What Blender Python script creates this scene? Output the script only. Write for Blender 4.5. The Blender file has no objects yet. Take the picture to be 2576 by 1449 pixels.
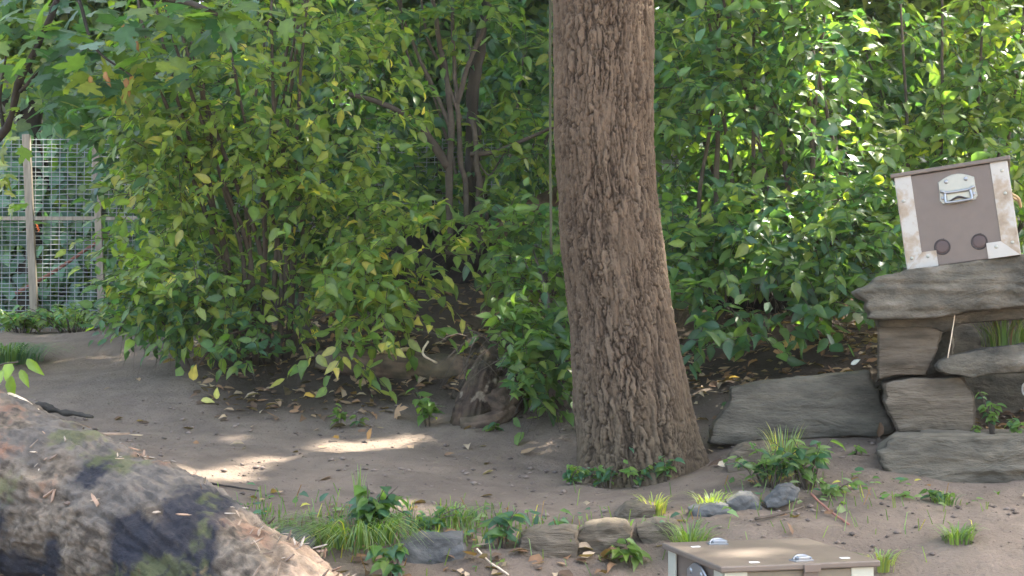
import bpy, math, random
import numpy as np
from mathutils import Matrix, Vector, Euler

random.seed(7)
rng = np.random.default_rng(11)
SC = bpy.context.scene
COL = SC.collection
R = math.radians

# ------------------------------------------------------------------ camera, light
F, CX, CY, PITCH = 3600.0, 1288.0, 724.0, R(2.1)          # focal length and centre for a 2576 x 1449 picture
CAM = np.array((0.0, 0.0, 0.58))
cam_data = bpy.data.cameras.new('camera')
cam = bpy.data.objects.new('camera', cam_data)
COL.objects.link(cam)
cam.location = CAM
cam.rotation_euler = (R(90) + PITCH, 0, 0)
cam_data.sensor_width = 36
cam_data.lens = F / 2576 * 36
cam_data.clip_start = 0.05
cam_data.clip_end = 400
SC.camera = cam

SUN = np.array((0.50, 0.35, 1.0)); SUN /= np.linalg.norm(SUN)   # towards the sun
ELEV = math.asin(SUN[2]); AZ = math.atan2(SUN[0], SUN[1])
world = bpy.data.worlds.new('World')
SC.world = world
world.use_nodes = True
nt = world.node_tree
nt.nodes.clear()
sky = nt.nodes.new('ShaderNodeTexSky')
sky.sky_type = 'NISHITA'; sky.sun_disc = False
sky.sun_elevation = ELEV; sky.sun_rotation = AZ
sky.air_density = 0.8; sky.dust_density = 5.0; sky.ozone_density = 1.0
bg = nt.nodes.new('ShaderNodeBackground'); bg.inputs['Strength'].default_value = 0.15
wo = nt.nodes.new('ShaderNodeOutputWorld')
hz = nt.nodes.new('ShaderNodeMix'); hz.data_type = 'RGBA'; hz.blend_type = 'MULTIPLY'; hz.inputs[0].default_value = 1
hz.inputs[7].default_value = (1.0, 0.95, 0.84, 1)                         # hazy summer sky, warmer than clear blue
nt.links.new(sky.outputs[0], hz.inputs[6]); nt.links.new(hz.outputs[2], bg.inputs[0]); nt.links.new(bg.outputs[0], wo.inputs[0])
sun_data = bpy.data.lights.new('sun', 'SUN')
sun_data.energy = 2.8; sun_data.angle = R(0.9); sun_data.color = (1.0, 0.93, 0.82)
sun = bpy.data.objects.new('sun', sun_data); COL.objects.link(sun)
sun.rotation_euler = Vector(SUN).to_track_quat('Z', 'Y').to_euler()
SC.view_settings.view_transform = 'Standard'
SC.view_settings.look = 'None'
SC.view_settings.exposure = 3.45
SC.view_settings.gamma = 1
SC.view_settings.use_curve_mapping = False
SC.render.engine = 'CYCLES'
SC.cycles.max_bounces = 8
SC.cycles.diffuse_bounces = 4
SC.cycles.transmission_bounces = 4
SC.cycles.use_denoising = True

# ------------------------------------------------------------------ helpers
FW = np.array((0, math.cos(PITCH), math.sin(PITCH))); UP = np.array((0, -math.sin(PITCH), math.cos(PITCH)))
def at(px, py, Y):
    """Point at distance Y from the camera's plane that is seen at (px, py)."""
    d = FW + np.array((1.0, 0, 0)) * ((px - CX) / F) + UP * ((CY - py) / F)
    return CAM + d * (Y / d[1])

def project(P):
    d = np.asarray(P) - CAM
    z = d @ FW
    return CX + F * d[..., 0] / z, CY - F * (d @ UP) / z

def _hash(ix, iy, iz, seed):
    h = (ix.astype(np.int64) * 374761393 + iy.astype(np.int64) * 668265263 + iz.astype(np.int64) * 2147483647 + seed * 1274126177) & 0x7fffffff
    h = ((h ^ (h >> 13)) * 1274126177) & 0x7fffffff
    h = h ^ (h >> 16)
    return (h & 0xffff) / 65535.0

def vnoise(P, seed=0):
    P = np.asarray(P, float)
    i = np.floor(P).astype(np.int64); f = P - i
    f = f * f * (3 - 2 * f)
    out = 0
    for dx in (0, 1):
        wx = f[..., 0] if dx else 1 - f[..., 0]
        for dy in (0, 1):
            wy = f[..., 1] if dy else 1 - f[..., 1]
            for dz in (0, 1):
                wz = f[..., 2] if dz else 1 - f[..., 2]
                out = out + wx * wy * wz * _hash(i[..., 0] + dx, i[..., 1] + dy, i[..., 2] + dz, seed)
    return out * 2 - 1

def fbm(P, octv=4, seed=0, gain=0.5):
    P = np.asarray(P, float); a = 1.0; s = 0; t = 0
    for k in range(octv):
        s = s + a * vnoise(P, seed + k * 17); t += a
        P = P * 2.03 + 3.1; a *= gain
    return s / t

def unit(v):
    v = np.asarray(v, float)
    return v / np.maximum(np.linalg.norm(v, axis=-1, keepdims=True), 1e-9)

def tag(o, label=None, cat=None, group=None, kind=None):
    if label: o['label'] = label
    if cat: o['category'] = cat
    if group: o['group'] = group
    if kind: o['kind'] = kind
    return o

def make_mesh(name, V, faces, mat, col=None, smooth=True):
    """faces: list of int arrays (m x 3 or m x 4)."""
    V = np.asarray(V, np.float32)
    faces = [np.asarray(f, np.int32) for f in faces if len(f)]
    me = bpy.data.meshes.new(name)
    me.vertices.add(len(V)); me.vertices.foreach_set('co', V.ravel())
    tot = np.concatenate([np.full(len(f), f.shape[1], np.int32) for f in faces])
    idx = np.concatenate([f.ravel() for f in faces])
    me.loops.add(len(idx)); me.loops.foreach_set('vertex_index', idx)
    me.polygons.add(len(tot))
    st = np.zeros(len(tot), np.int32); st[1:] = np.cumsum(tot)[:-1]
    me.polygons.foreach_set('loop_start', st)
    me.polygons.foreach_set('loop_total', tot)
    me.polygons.foreach_set('use_smooth', np.full(len(tot), smooth))
    if col is not None:
        a = me.color_attributes.new('Col', 'FLOAT_COLOR', 'POINT')
        c = np.ones((len(V), 4), np.float32); c[:, :3] = col
        a.data.foreach_set('color', c.ravel())
    me.update(calc_edges=True); me.validate()
    if mat is not None:
        for m in (mat if isinstance(mat, (list, tuple)) else [mat]): me.materials.append(m)
    return me

def link(name, me, parent=None, loc=None):
    o = bpy.data.objects.new(name, me); COL.objects.link(o)
    if parent is not None: o.parent = parent
    if loc is not None: o.location = loc
    return o

def obj(name, V, faces, mat, parent=None, col=None, smooth=True):
    """World-space vertices; moved so that the object's origin is its parent's origin (or the base of the shape)."""
    V = np.asarray(V, float)
    if parent is not None:
        off = np.array(parent.location); loc = None
    else:
        off = np.array((V[:, 0].mean(), V[:, 1].mean(), V[:, 2].min())); loc = off
    me = make_mesh(name, V - off, faces, mat, col, smooth)
    return link(name, me, parent, loc)

def empty(name, loc):
    o = bpy.data.objects.new(name, None); COL.objects.link(o)
    o.location = tuple(loc); o.empty_display_size = 0.1
    return o

class Bag:
    """Collects pieces of geometry that become ONE mesh."""
    def __init__(s): s.V = []; s.F3 = []; s.F4 = []; s.C = []; s.n = 0
    def add(s, V, F, col=None):
        V = np.asarray(V, float); F = np.asarray(F, int)
        if len(V) == 0: return
        s.V.append(V)
        (s.F3 if F.shape[1] == 3 else s.F4).append(F + s.n)
        s.C.append(np.broadcast_to(np.asarray(col if col is not None else (1, 1, 1), float), (len(V), 3)))
        s.n += len(V)
    def arrays(s):
        return np.concatenate(s.V), [np.concatenate(f) for f in (s.F3, s.F4) if f], np.concatenate(s.C)
    def build(s, name, mat, parent=None, smooth=True):
        V, F_, C = s.arrays()
        return obj(name, V, F_, mat, parent, C, smooth)

def spline(P, n):
    """Catmull-Rom through points P, n samples."""
    P = np.asarray(P, float)
    if len(P) == 2: return P[0] + (P[1] - P[0]) * np.linspace(0, 1, n)[:, None]
    Q = np.vstack([2 * P[0] - P[1], P, 2 * P[-1] - P[-2]])
    t = np.linspace(0, len(P) - 1 - 1e-9, n); i = t.astype(int); u = (t - i)[:, None]
    a, b, c, d = Q[i], Q[i + 1], Q[i + 2], Q[i + 3]
    return 0.5 * (2 * b + (c - a) * u + (2 * a - 5 * b + 4 * c - d) * u ** 2 + (3 * b - a - 3 * c + d) * u ** 3)

def tube(P, rad, seg=8, n=None, cap=True):
    P = np.asarray(P, float)
    rad = np.asarray(rad, float)
    if n: 
        rad = np.interp(np.linspace(0, 1, n), np.linspace(0, 1, len(rad)), rad); P = spline(P, n)
    m = len(P)
    T = unit(np.gradient(P, axis=0))
    ref = np.array((0, 0, 1.0)) if abs(T[:, 2]).mean() < 0.8 else np.array((1.0, 0, 0))
    A = unit(np.cross(T, ref)); B = np.cross(T, A)
    th = np.arange(seg) / seg * 2 * math.pi
    V = P[:, None] + rad[:, None, None] * (A[:, None] * np.cos(th)[None, :, None] + B[:, None] * np.sin(th)[None, :, None])
    V = V.reshape(-1, 3)
    i = np.arange(m - 1)[:, None] * seg; j = np.arange(seg)[None]
    k = (j + 1) % seg
    Q = np.stack([i + j, i + k, i + seg + k, i + seg + j], -1).reshape(-1, 4)
    if cap:
        V = np.vstack([V, P[0], P[-1]])
        a = np.arange(seg); b = (a + 1) % seg
        c1 = np.stack([b, a, np.full(seg, m * seg), np.full(seg, m * seg)], -1)
        o = (m - 1) * seg
        c2 = np.stack([o + a, o + b, np.full(seg, m * seg + 1), np.full(seg, m * seg + 1)], -1)
        T3 = np.vstack([c1[:, :3], c2[:, :3]])
        return V, Q, T3
    return V, Q, np.zeros((0, 3), int)

def add_tube(bag, P, rad, seg=6, n=None, col=None):
    V, Q, T3 = tube(P, rad, seg, n)
    bag.V.append(V); bag.F4.append(Q + bag.n); bag.F3.append(T3 + bag.n)
    bag.C.append(np.broadcast_to(np.asarray(col if col is not None else (1, 1, 1), float), (len(V), 3)))
    bag.n += len(V)

def add_box(bag, c, s, col=None, M=None, bev=0.0):
    c = np.asarray(c, float); h = np.asarray(s, float) / 2
    if bev <= 0:
        V = np.array([(x, y, z) for x in (-1, 1) for y in (-1, 1) for z in (-1, 1)], float) * h
        Fc = [(0, 1, 3, 2), (4, 6, 7, 5), (0, 4, 5, 1), (2, 3, 7, 6), (0, 2, 6, 4), (1, 5, 7, 3)]
    else:
        import bmesh
        bm = bmesh.new(); bmesh.ops.create_cube(bm, size=1.0)
        for v in bm.verts: v.co = Vector((v.co.x * 2 * h[0], v.co.y * 2 * h[1], v.co.z * 2 * h[2]))
        bmesh.ops.bevel(bm, geom=bm.edges[:], offset=bev, segments=2, affect='EDGES', profile=0.5)
        bmesh.ops.triangulate(bm, faces=bm.faces[:])
        bm.verts.index_update()
        V = np.array([v.co[:] for v in bm.verts]); Fc = [[v.index for v in f.verts] for f in bm.faces]; bm.free()
    if M is not None: V = V @ np.asarray(M, float).T
    bag.add(V + c, np.array(Fc), col)

# ------------------------------------------------------------------ materials
def material(name):
    m = bpy.data.materials.new(name); m.use_nodes = True
    n = m.node_tree.nodes; n.clear()
    return m, n, m.node_tree.links

def nd(n, t, **kw):
    x = n.new(t)
    for k, v in kw.items():
        if k in x.inputs: x.inputs[k].default_value = v
        else: setattr(x, k, v)
    return x

def ramp(n, stops):
    r = n.new('ShaderNodeValToRGB')
    el = r.color_ramp.elements
    while len(el) > 1: el.remove(el[-1])
    el[0].position = stops[0][0]; el[0].color = (*stops[0][1], 1)
    for p, c in stops[1:]:
        e = el.new(p); e.color = (*c, 1)
    return r

def leaf_material(name, trans=0.46, rough=0.38, spec=0.5):
    m, n, l = material(name)
    at_ = nd(n, 'ShaderNodeAttribute', attribute_name='Col')
    geo = n.new('ShaderNodeNewGeometry')
    tc = n.new('ShaderNodeTexCoord')
    no = nd(n, 'ShaderNodeTexNoise', Scale=38.0, Detail=3.0)
    l.new(geo.outputs['Position'], no.inputs['Vector'])
    mr = nd(n, 'ShaderNodeMapRange'); mr.inputs[3].default_value = 0.72; mr.inputs[4].default_value = 1.28
    l.new(no.outputs['Fac'], mr.inputs[0])
    mul = nd(n, 'ShaderNodeMix', data_type='RGBA', blend_type='MULTIPLY'); mul.inputs[0].default_value = 1
    l.new(at_.outputs['Color'], mul.inputs[6]); l.new(mr.outputs[0], mul.inputs[7])
    pale = nd(n, 'ShaderNodeMix', data_type='RGBA', blend_type='MIX'); pale.inputs[7].default_value = (0.13, 0.17, 0.10, 1)
    bf = nd(n, 'ShaderNodeMath', operation='MULTIPLY'); bf.inputs[1].default_value = 0.3
    l.new(geo.outputs['Backfacing'], bf.inputs[0]); l.new(bf.outputs[0], pale.inputs[0]); l.new(mul.outputs[2], pale.inputs[6])
    p = nd(n, 'ShaderNodeBsdfPrincipled', Roughness=rough); p.inputs['Specular IOR Level'].default_value = spec
    l.new(pale.outputs[2], p.inputs['Base Color'])
    tcol = nd(n, 'ShaderNodeMix', data_type='RGBA', blend_type='MULTIPLY'); tcol.inputs[0].default_value = 1
    tcol.inputs[7].default_value = (2.6, 2.7, 0.9, 1)
    l.new(mul.outputs[2], tcol.inputs[6])
    tr = n.new('ShaderNodeBsdfTranslucent'); l.new(tcol.outputs[2], tr.inputs['Color'])
    mx = n.new('ShaderNodeMixShader'); mx.inputs[0].default_value = trans
    l.new(p.outputs[0], mx.inputs[1]); l.new(tr.outputs[0], mx.inputs[2])
    o = n.new('ShaderNodeOutputMaterial'); l.new(mx.outputs[0], o.inputs[0])
    return m

def rough_material(name, stops, scale=6.0, detail=8.0, bump=0.35, bscale=30.0, rough=0.9, attr=False, stretch=(1, 1, 1), dist=0.02, spec=0.25, tint=0.0):
    m, n, l = material(name)
    tc = n.new('ShaderNodeTexCoord')
    mp = n.new('ShaderNodeMapping'); mp.inputs['Scale'].default_value = stretch
    l.new(tc.outputs['Object'], mp.inputs['Vector'])
    oi = n.new('ShaderNodeObjectInfo')
    va = nd(n, 'ShaderNodeVectorMath', operation='MULTIPLY_ADD'); va.inputs[1].default_value = (37, 11, 23)
    l.new(oi.outputs['Random'], va.inputs[0]); l.new(mp.outputs[0], va.inputs[2])
    no = nd(n, 'ShaderNodeTexNoise', Scale=scale, Detail=detail, Roughness=0.62)
    l.new(va.outputs[0], no.inputs['Vector'])
    rp = ramp(n, stops); l.new(no.outputs['Fac'], rp.inputs[0])
    c = rp.outputs[0]
    if attr:
        a = nd(n, 'ShaderNodeAttribute', attribute_name='Col')
        mul = nd(n, 'ShaderNodeMix', data_type='RGBA', blend_type='MULTIPLY'); mul.inputs[0].default_value = 1
        l.new(c, mul.inputs[6]); l.new(a.outputs['Color'], mul.inputs[7]); c = mul.outputs[2]
    if tint:
        mr = nd(n, 'ShaderNodeMapRange'); mr.inputs[3].default_value = 1 - tint; mr.inputs[4].default_value = 1 + tint
        l.new(oi.outputs['Random'], mr.inputs[0])
        mul = nd(n, 'ShaderNodeMix', data_type='RGBA', blend_type='MULTIPLY'); mul.inputs[0].default_value = 1
        l.new(c, mul.inputs[6]); l.new(mr.outputs[0], mul.inputs[7]); c = mul.outputs[2]
    p = nd(n, 'ShaderNodeBsdfPrincipled', Roughness=rough); p.inputs['Specular IOR Level'].default_value = spec
    l.new(c, p.inputs['Base Color'])
    if bump:
        n2 = nd(n, 'ShaderNodeTexNoise', Scale=bscale, Detail=8.0, Roughness=0.65)
        l.new(va.outputs[0], n2.inputs['Vector'])
        b = nd(n, 'ShaderNodeBump', Strength=bump, Distance=dist)
        l.new(n2.outputs['Fac'], b.inputs['Height']); l.new(b.outputs[0], p.inputs['Normal'])
    o = n.new('ShaderNodeOutputMaterial'); l.new(p.outputs[0], o.inputs[0])
    return m

def plain(name, col, rough=0.5, metal=0.0, var=0.12, scale=12.0, bump=0.0, attr=False):
    m, n, l = material(name)
    tc = n.new('ShaderNodeTexCoord')
    no = nd(n, 'ShaderNodeTexNoise', Scale=scale, Detail=6.0)
    l.new(tc.outputs['Object'], no.inputs['Vector'])
    mr = nd(n, 'ShaderNodeMapRange'); mr.inputs[1].default_value = 0.3; mr.inputs[2].default_value = 0.7
    mr.inputs[3].default_value = 1 - var; mr.inputs[4].default_value = 1 + var
    l.new(no.outputs['Fac'], mr.inputs[0])
    mul = nd(n, 'ShaderNodeMix', data_type='RGBA', blend_type='MULTIPLY'); mul.inputs[0].default_value = 1
    mul.inputs[6].default_value = (*col, 1); l.new(mr.outputs[0], mul.inputs[7])
    if attr:
        a = nd(n, 'ShaderNodeAttribute', attribute_name='Col'); l.new(a.outputs['Color'], mul.inputs[6])
    p = nd(n, 'ShaderNodeBsdfPrincipled', Roughness=rough, Metallic=metal)
    l.new(mul.outputs[2], p.inputs['Base Color'])
    if bump:
        b = nd(n, 'ShaderNodeBump', Strength=bump, Distance=0.01); l.new(no.outputs['Fac'], b.inputs['Height']); l.new(b.outputs[0], p.inputs['Normal'])
    o = n.new('ShaderNodeOutputMaterial'); l.new(p.outputs[0], o.inputs[0])
    return m

M_LEAF = leaf_material('green_leaf')
M_IVY = leaf_material('ivy_leaf', trans=0.25, rough=0.5)
M_DRY = leaf_material('dry_leaf', trans=0.15, rough=0.8, spec=0.2)
M_GRASS = leaf_material('grass_blade', trans=0.35, rough=0.55)
M_DIRT = rough_material('dirt', [(0.30, (0.80, 0.79, 0.78)), (0.5, (1.0, 0.99, 0.97)), (0.72, (1.18, 1.15, 1.11))], scale=2.6, bump=0.9, bscale=44, rough=0.95, attr=True, dist=0.03, spec=0.15)
M_BARK = rough_material('oak_bark', [(0.3, (0.82, 0.82, 0.82)), (0.55, (1, 1, 1)), (0.75, (1.16, 1.14, 1.1))], scale=22, bump=0.5, bscale=90, rough=0.95, attr=True, dist=0.006, spec=0.15)
M_TWIG = rough_material('twig_bark', [(0.3, (0.055, 0.042, 0.032)), (0.6, (0.10, 0.08, 0.062)), (0.8, (0.14, 0.12, 0.10))], scale=14, bump=0.4, bscale=60, rough=0.9, dist=0.004)
M_DARKBARK = rough_material('dark_bark', [(0.3, (0.020, 0.018, 0.015)), (0.6, (0.05, 0.042, 0.034)), (0.8, (0.08, 0.07, 0.055))], scale=9, bump=0.7, bscale=40, rough=0.95, dist=0.01, stretch=(1, 1, 0.3))
M_STONE = rough_material('grey_stone', [(0.30, (0.036, 0.033, 0.026)), (0.44, (0.080, 0.073, 0.057)), (0.57, (0.122, 0.107, 0.080)), (0.72, (0.20, 0.175, 0.14))], scale=6, bump=0.9, bscale=34, rough=0.9, dist=0.02, tint=0.12, stretch=(1, 1, 1.8))
M_TAN = rough_material('tan_stone', [(0.30, (0.062, 0.050, 0.034)), (0.5, (0.130, 0.105, 0.075)), (0.72, (0.20, 0.165, 0.122))], scale=7, bump=1.0, bscale=22, rough=0.92, dist=0.02, tint=0.08, stretch=(0.6, 0.6, 3.2))
M_PALE2 = rough_material('lichen_grey_stone', [(0.30, (0.062, 0.056, 0.043)), (0.45, (0.108, 0.097, 0.075)), (0.57, (0.148, 0.130, 0.098)), (0.72, (0.21, 0.185, 0.145))], scale=6, bump=0.9, bscale=34, rough=0.92, dist=0.02, stretch=(0.7, 0.7, 2.2))
M_PALE_ST = rough_material('pale_grey_stone', [(0.30, (0.060, 0.060, 0.058)), (0.5, (0.100, 0.099, 0.094)), (0.72, (0.155, 0.15, 0.14))], scale=7, bump=0.7, bscale=30, rough=0.9, dist=0.012, tint=0.1)
M_ROT = rough_material('rotten_wood', [(0.25, (0.62, 0.62, 0.62)), (0.5, (1, 1, 1)), (0.75, (1.35, 1.3, 1.22))], scale=16, bump=0.8, bscale=60, rough=0.95, attr=True, dist=0.012, spec=0.1)
M_CHIP = plain('pale_wood_chip', (0.45, 0.36, 0.26), 0.85, var=0.3, scale=60, bump=0.3, attr=True)
M_POST = rough_material('weathered_wood', [(0.3, (0.20, 0.17, 0.13)), (0.55, (0.30, 0.26, 0.205)), (0.8, (0.40, 0.36, 0.29))], scale=10, bump=0.4, bscale=50, rough=0.85, stretch=(4, 4, 0.4), dist=0.004)
M_WIRE = plain('galvanised_wire', (0.30, 0.33, 0.32), 0.55, metal=0.35)
M_RUST = plain('rusty_pole', (0.24, 0.10, 0.07), 0.8, var=0.3)
M_ORANGE = plain('orange_tape', (0.75, 0.16, 0.03), 0.6)
M_WALL = rough_material('mossy_concrete', [(0.3, (0.10, 0.11, 0.095)), (0.5, (0.19, 0.195, 0.18)), (0.75, (0.28, 0.275, 0.26))], scale=1.6, bump=0.5, bscale=12, rough=0.95)
M_FUNGUS = plain('yellow_fungus', (0.60, 0.48, 0.24), 0.7, var=0.2, scale=40)

# ------------------------------------------------------------------ haze
mh, nh, lh = material('haze')
pv = nh.new('ShaderNodeVolumePrincipled'); pv.inputs['Color'].default_value = (0.93, 0.96, 0.95, 1); pv.inputs['Density'].default_value = 0.0007; pv.inputs['Anisotropy'].default_value = 0.3
oh = nh.new('ShaderNodeOutputMaterial'); lh.new(pv.outputs[0], oh.inputs['Volume'])
hb = Bag(); add_box(hb, (0, 40, 4.3), (420, 340, 13.4))
tag(link('haze', make_mesh('haze', hb.arrays()[0], hb.arrays()[1], mh, None, False)), 'thin pale summer haze over the whole enclosure', None, None, 'stuff')

# ------------------------------------------------------------------ terrain
_ctrl_px = [
    (200, 868, 9.5), (60, 930, 8.6), (320, 900, 9.0), (250, 1000, 7.4), (60, 1020, 7.2), (200, 1120, 6.2), (500, 1010, 7.3), (700, 1062, 7.0), (500, 1130, 6.1),
    (700, 1180, 5.9), (700, 1300, 5.1), (1000, 1085, 6.85), (1000, 1190, 5.9), (1000, 1290, 5.2), (1300, 1085, 6.85), (1300, 1200, 6.0), (1300, 1300, 5.2),
    (1610, 1200, 6.2), (1600, 1290, 5.4), (1400, 1440, 4.7), (1000, 1445, 4.65), (750, 1420, 4.7), (1900, 1300, 5.2), (2150, 1150, 5.9), (2100, 1105, 6.3), (2400, 1300, 5.2),
    (2500, 1090, 6.3), (2700, 1090, 6.4), (2330, 1088, 6.4), (2480, 1080, 6.8), (2560, 1440, 4.55), (2300, 1420, 4.75), (1900, 1355, 4.85), (1800, 1180, 6.0), (1790, 1080, 6.65), (2500, 1250, 5.55), (2700, 1300, 5.2),
    (1000, 1040, 7.15), (900, 965, 7.55), (1200, 985, 7.4), (1100, 800, 8.4), (1080, 720, 9.1), (700, 905, 8.0), (520, 935, 7.9), (400, 905, 8.5), (1350, 900, 7.8), (1400, 1040, 7.1),
    (1800, 1010, 6.9), (1950, 935, 7.3), (1900, 830, 8.1), (1950, 765, 8.8), (2150, 900, 7.2), (2150, 800, 8.2)]
CT = [tuple(at(*c)) for c in _ctrl_px] + [
    (-4.5, 11, 0.62), (-3.3, 11.5, 0.66), (-1, 10.5, 0.95), (1, 10.5, 1.05), (3.5, 10.5, 1.0), (-5, 14, 0.7), (0, 14, 1.0), (5, 14, 1.0), (5, 7.5, 0.6), (5, 5.5, 0.15), (-5, 7.5, 0.3), (-5, 5.2, 0.15),
    (-1.65, 4.3, -0.02), (-0.5, 3.4, -0.42), (-2.6, 4.4, 0.08), (-1.5, 3.2, -0.45), (0.3, 4.25, -0.46), (0.8, 4.5, -0.42), (0.8, 3.9, -0.55), (1.6, 4.1, -0.5), (2.5, 4.0, -0.45), (0, 3.4, -0.55), (1.5, 3.2, -0.56), (-3, 3, -0.5),
    (0, 2, -0.56), (3.5, 2, -0.56), (-3.5, 2, -0.56), (0, -1, -0.56), (5, -1, -0.56), (-5, -1, -0.56), (4, 4.2, -0.4), (-4.5, 4, -0.1)]
CT = np.array(CT)
def _tps_k(d2): return 0.5 * d2 * np.log(np.maximum(d2, 1e-12))
_d2 = ((CT[:, None, :2] - CT[None, :, :2]) ** 2).sum(-1)
_n = len(CT)
_A = np.zeros((_n + 3, _n + 3)); _A[:_n, :_n] = _tps_k(_d2) + np.eye(_n) * 0.01
_A[:_n, _n:] = np.c_[np.ones(_n), CT[:, :2]]; _A[_n:, :_n] = _A[:_n, _n:].T
_w = np.linalg.solve(_A, np.r_[CT[:, 2], 0, 0, 0])
def base_h(x, y):
    x = np.asarray(x, float); y = np.asarray(y, float); sh = x.shape
    xf, yf = x.ravel(), y.ravel(); out = np.empty(len(xf))
    xc, yc = np.clip(xf, -5.2, 5.2), np.clip(yf, -1.0, 14.2)
    for s in range(0, len(xf), 20000):
        a, b = xc[s:s + 20000], yc[s:s + 20000]
        k = _tps_k((a[:, None] - CT[None, :, 0]) ** 2 + (b[:, None] - CT[None, :, 1]) ** 2)
        out[s:s + 20000] = k @ _w[:_n] + _w[_n] + _w[_n + 1] * a + _w[_n + 2] * b
    return out.reshape(sh)
def ground(x, y):
    x = np.asarray(x, float); y = np.asarray(y, float)
    h = base_h(x, y)
    P = np.stack([x * 1.1, y * 1.1, 0 * x], -1)
    Q = np.stack([x, y, 0 * x], -1)
    return h + 0.030 * fbm(P * 1.6, 3, 3) + 0.016 * fbm(Q * 7, 4, 5) + 0.005 * fbm(Q * 34, 3, 8)

xs = np.concatenate([np.linspace(-150, -12, 8), np.linspace(-11, -4.2, 18), np.arange(-4.1, 4.1, 0.026), np.linspace(4.2, 11, 18), np.linspace(12, 150, 8)])
ys = np.concatenate([np.linspace(-120, -6, 7), np.linspace(-5, 3.6, 22), np.arange(3.7, 8.0, 0.024), np.arange(8.0, 12, 0.07), np.linspace(12.2, 30, 14), np.linspace(40, 200, 6)])
gx, gy = np.meshgrid(xs, ys)
gz = ground(gx, gy)
GV = np.stack([gx, gy, gz], -1).reshape(-1, 3)
i, j = np.meshgrid(np.arange(len(xs) - 1), np.arange(len(ys) - 1)); a = (j * len(xs) + i).ravel()
GF = np.stack([a, a + 1, a + 1 + len(xs), a + len(xs)], -1)
# humus on the banks, paler trodden soil on the path
def litter_amount(x, y):
    e = 0.35 * fbm(np.stack([x * 1.5, y * 1.5, 0 * x], -1), 3, 21)
    m = np.clip((y + e - (7.02 - 0.35 * np.clip(x - 0.4, 0, 1.5))) / 0.3, 0, 1)
    path = np.clip((x + 1.55 + 0.33 * (y - 7.0) + e * 0.5) / 0.35, 0, 1)
    return m * path
la = litter_amount(gx, gy).reshape(-1, 1)
spot = np.clip(fbm(GV * (0.9, 0.9, 0) , 4, 31)[:, None] * 0.5 + 0.5, 0, 1)
soil = np.array((0.180, 0.142, 0.112)) * (0.82 + 0.36 * spot)
grain = fbm(GV * (14, 14, 0), 4, 77)[:, None]
soil = soil * (1 + 0.22 * grain)
humus = np.array((0.060, 0.047, 0.036)) * (0.7 + 0.6 * spot)
right_bank = np.clip((gx.reshape(-1, 1) - 1.2) / 0.6, 0, 1) * np.clip((5.9 - gy.reshape(-1, 1)) / 0.5, 0, 1)
soil = soil * (1 + 0.30 * right_bank)
GC = soil * (1 - la) + humus * la
g_ob = link('ground', make_mesh('ground', GV, [GF], M_DIRT, GC), None)
tag(g_ob, 'bare trodden grey brown soil with leaf litter on the banks', None, None, 'structure')

# ------------------------------------------------------------------ leaves
def leaf_template(kind='ovate', fine=True):
    """x = across, y = along, z = normal; unit length. Returns V, F3, shade."""
    if kind == 'ovate':
        ts = [0.16, 0.42, 0.74] if fine else [0.3, 0.68]
        ws = [0.20, 0.29, 0.17] if fine else [0.28, 0.20]
        V = [(0, 0, 0)]; 
        for t, w in zip(ts, ws):
            zc = -0.16 * t * t
            V += [(-w, t, zc + 0.07), (0, t + 0.02, zc), (w, t, zc + 0.07)]
        V.append((0, 1, -0.2))
        n = len(ts); Fc = [(0, 2, 1), (0, 3, 2)]
        for k in range(n - 1):
            b = 1 + 3 * k
            Fc += [(b, b + 1, b + 4), (b, b + 4, b + 3), (b + 1, b + 2, b + 5), (b + 1, b + 5, b + 4)]
        b = 1 + 3 * (n - 1); e = len(V) - 1
        Fc += [(b, b + 1, e), (b + 1, b + 2, e)]
        sh = [1.12] + [0.95, 1.2, 0.95] * n + [0.95]
    elif kind == 'maple':
        out = [(0, 0), (0.18, 0.05), (0.34, -0.04), (0.33, 0.16), (0.52, 0.25), (0.38, 0.38), (0.46, 0.60), (0.28, 0.58), (0.15, 0.52), (0.16, 0.78), (0, 1.0)]
        full = out + [(-x, y) for x, y in out[-2:0:-1]]
        V = [(0, 0.33, -0.02)] + [(x, y, -0.22 * (x * x + (y - 0.3) ** 2) + 0.06 * abs(x)) for x, y in full]
        m = len(full); Fc = [(0, 1 + k, 1 + (k + 1) % m) for k in range(m)]
        sh = [1.15] + [0.97] * m
    else:                                                             # heart: ivy
        out = [(0, 0.06), (0.2, -0.05), (0.42, 0.1), (0.40, 0.38), (0.18, 0.72), (0, 1.0)]
        full = out + [(-x, y) for x, y in out[-2:0:-1]]
        V = [(0, 0.35, 0)] + [(x, y, 0.05 * abs(x) - 0.12 * y * y) for x, y in full]
        m = len(full); Fc = [(0, 1 + k, 1 + (k + 1) % m) for k in range(m)]
        sh = [1.12] + [0.97] * m
    return np.array(V, float), np.array(Fc), np.array(sh)
T_FINE, T_LOW = leaf_template('ovate', True), leaf_template('ovate', False)
T_MAPLE, T_HEART = leaf_template('maple'), leaf_template('heart')

def frames(A, N):
    A = unit(A); N = unit(N - A * (N * A).sum(-1, keepdims=True)); X = np.cross(A, N)
    return np.stack([X, A, N], -1)                                     # columns

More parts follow.
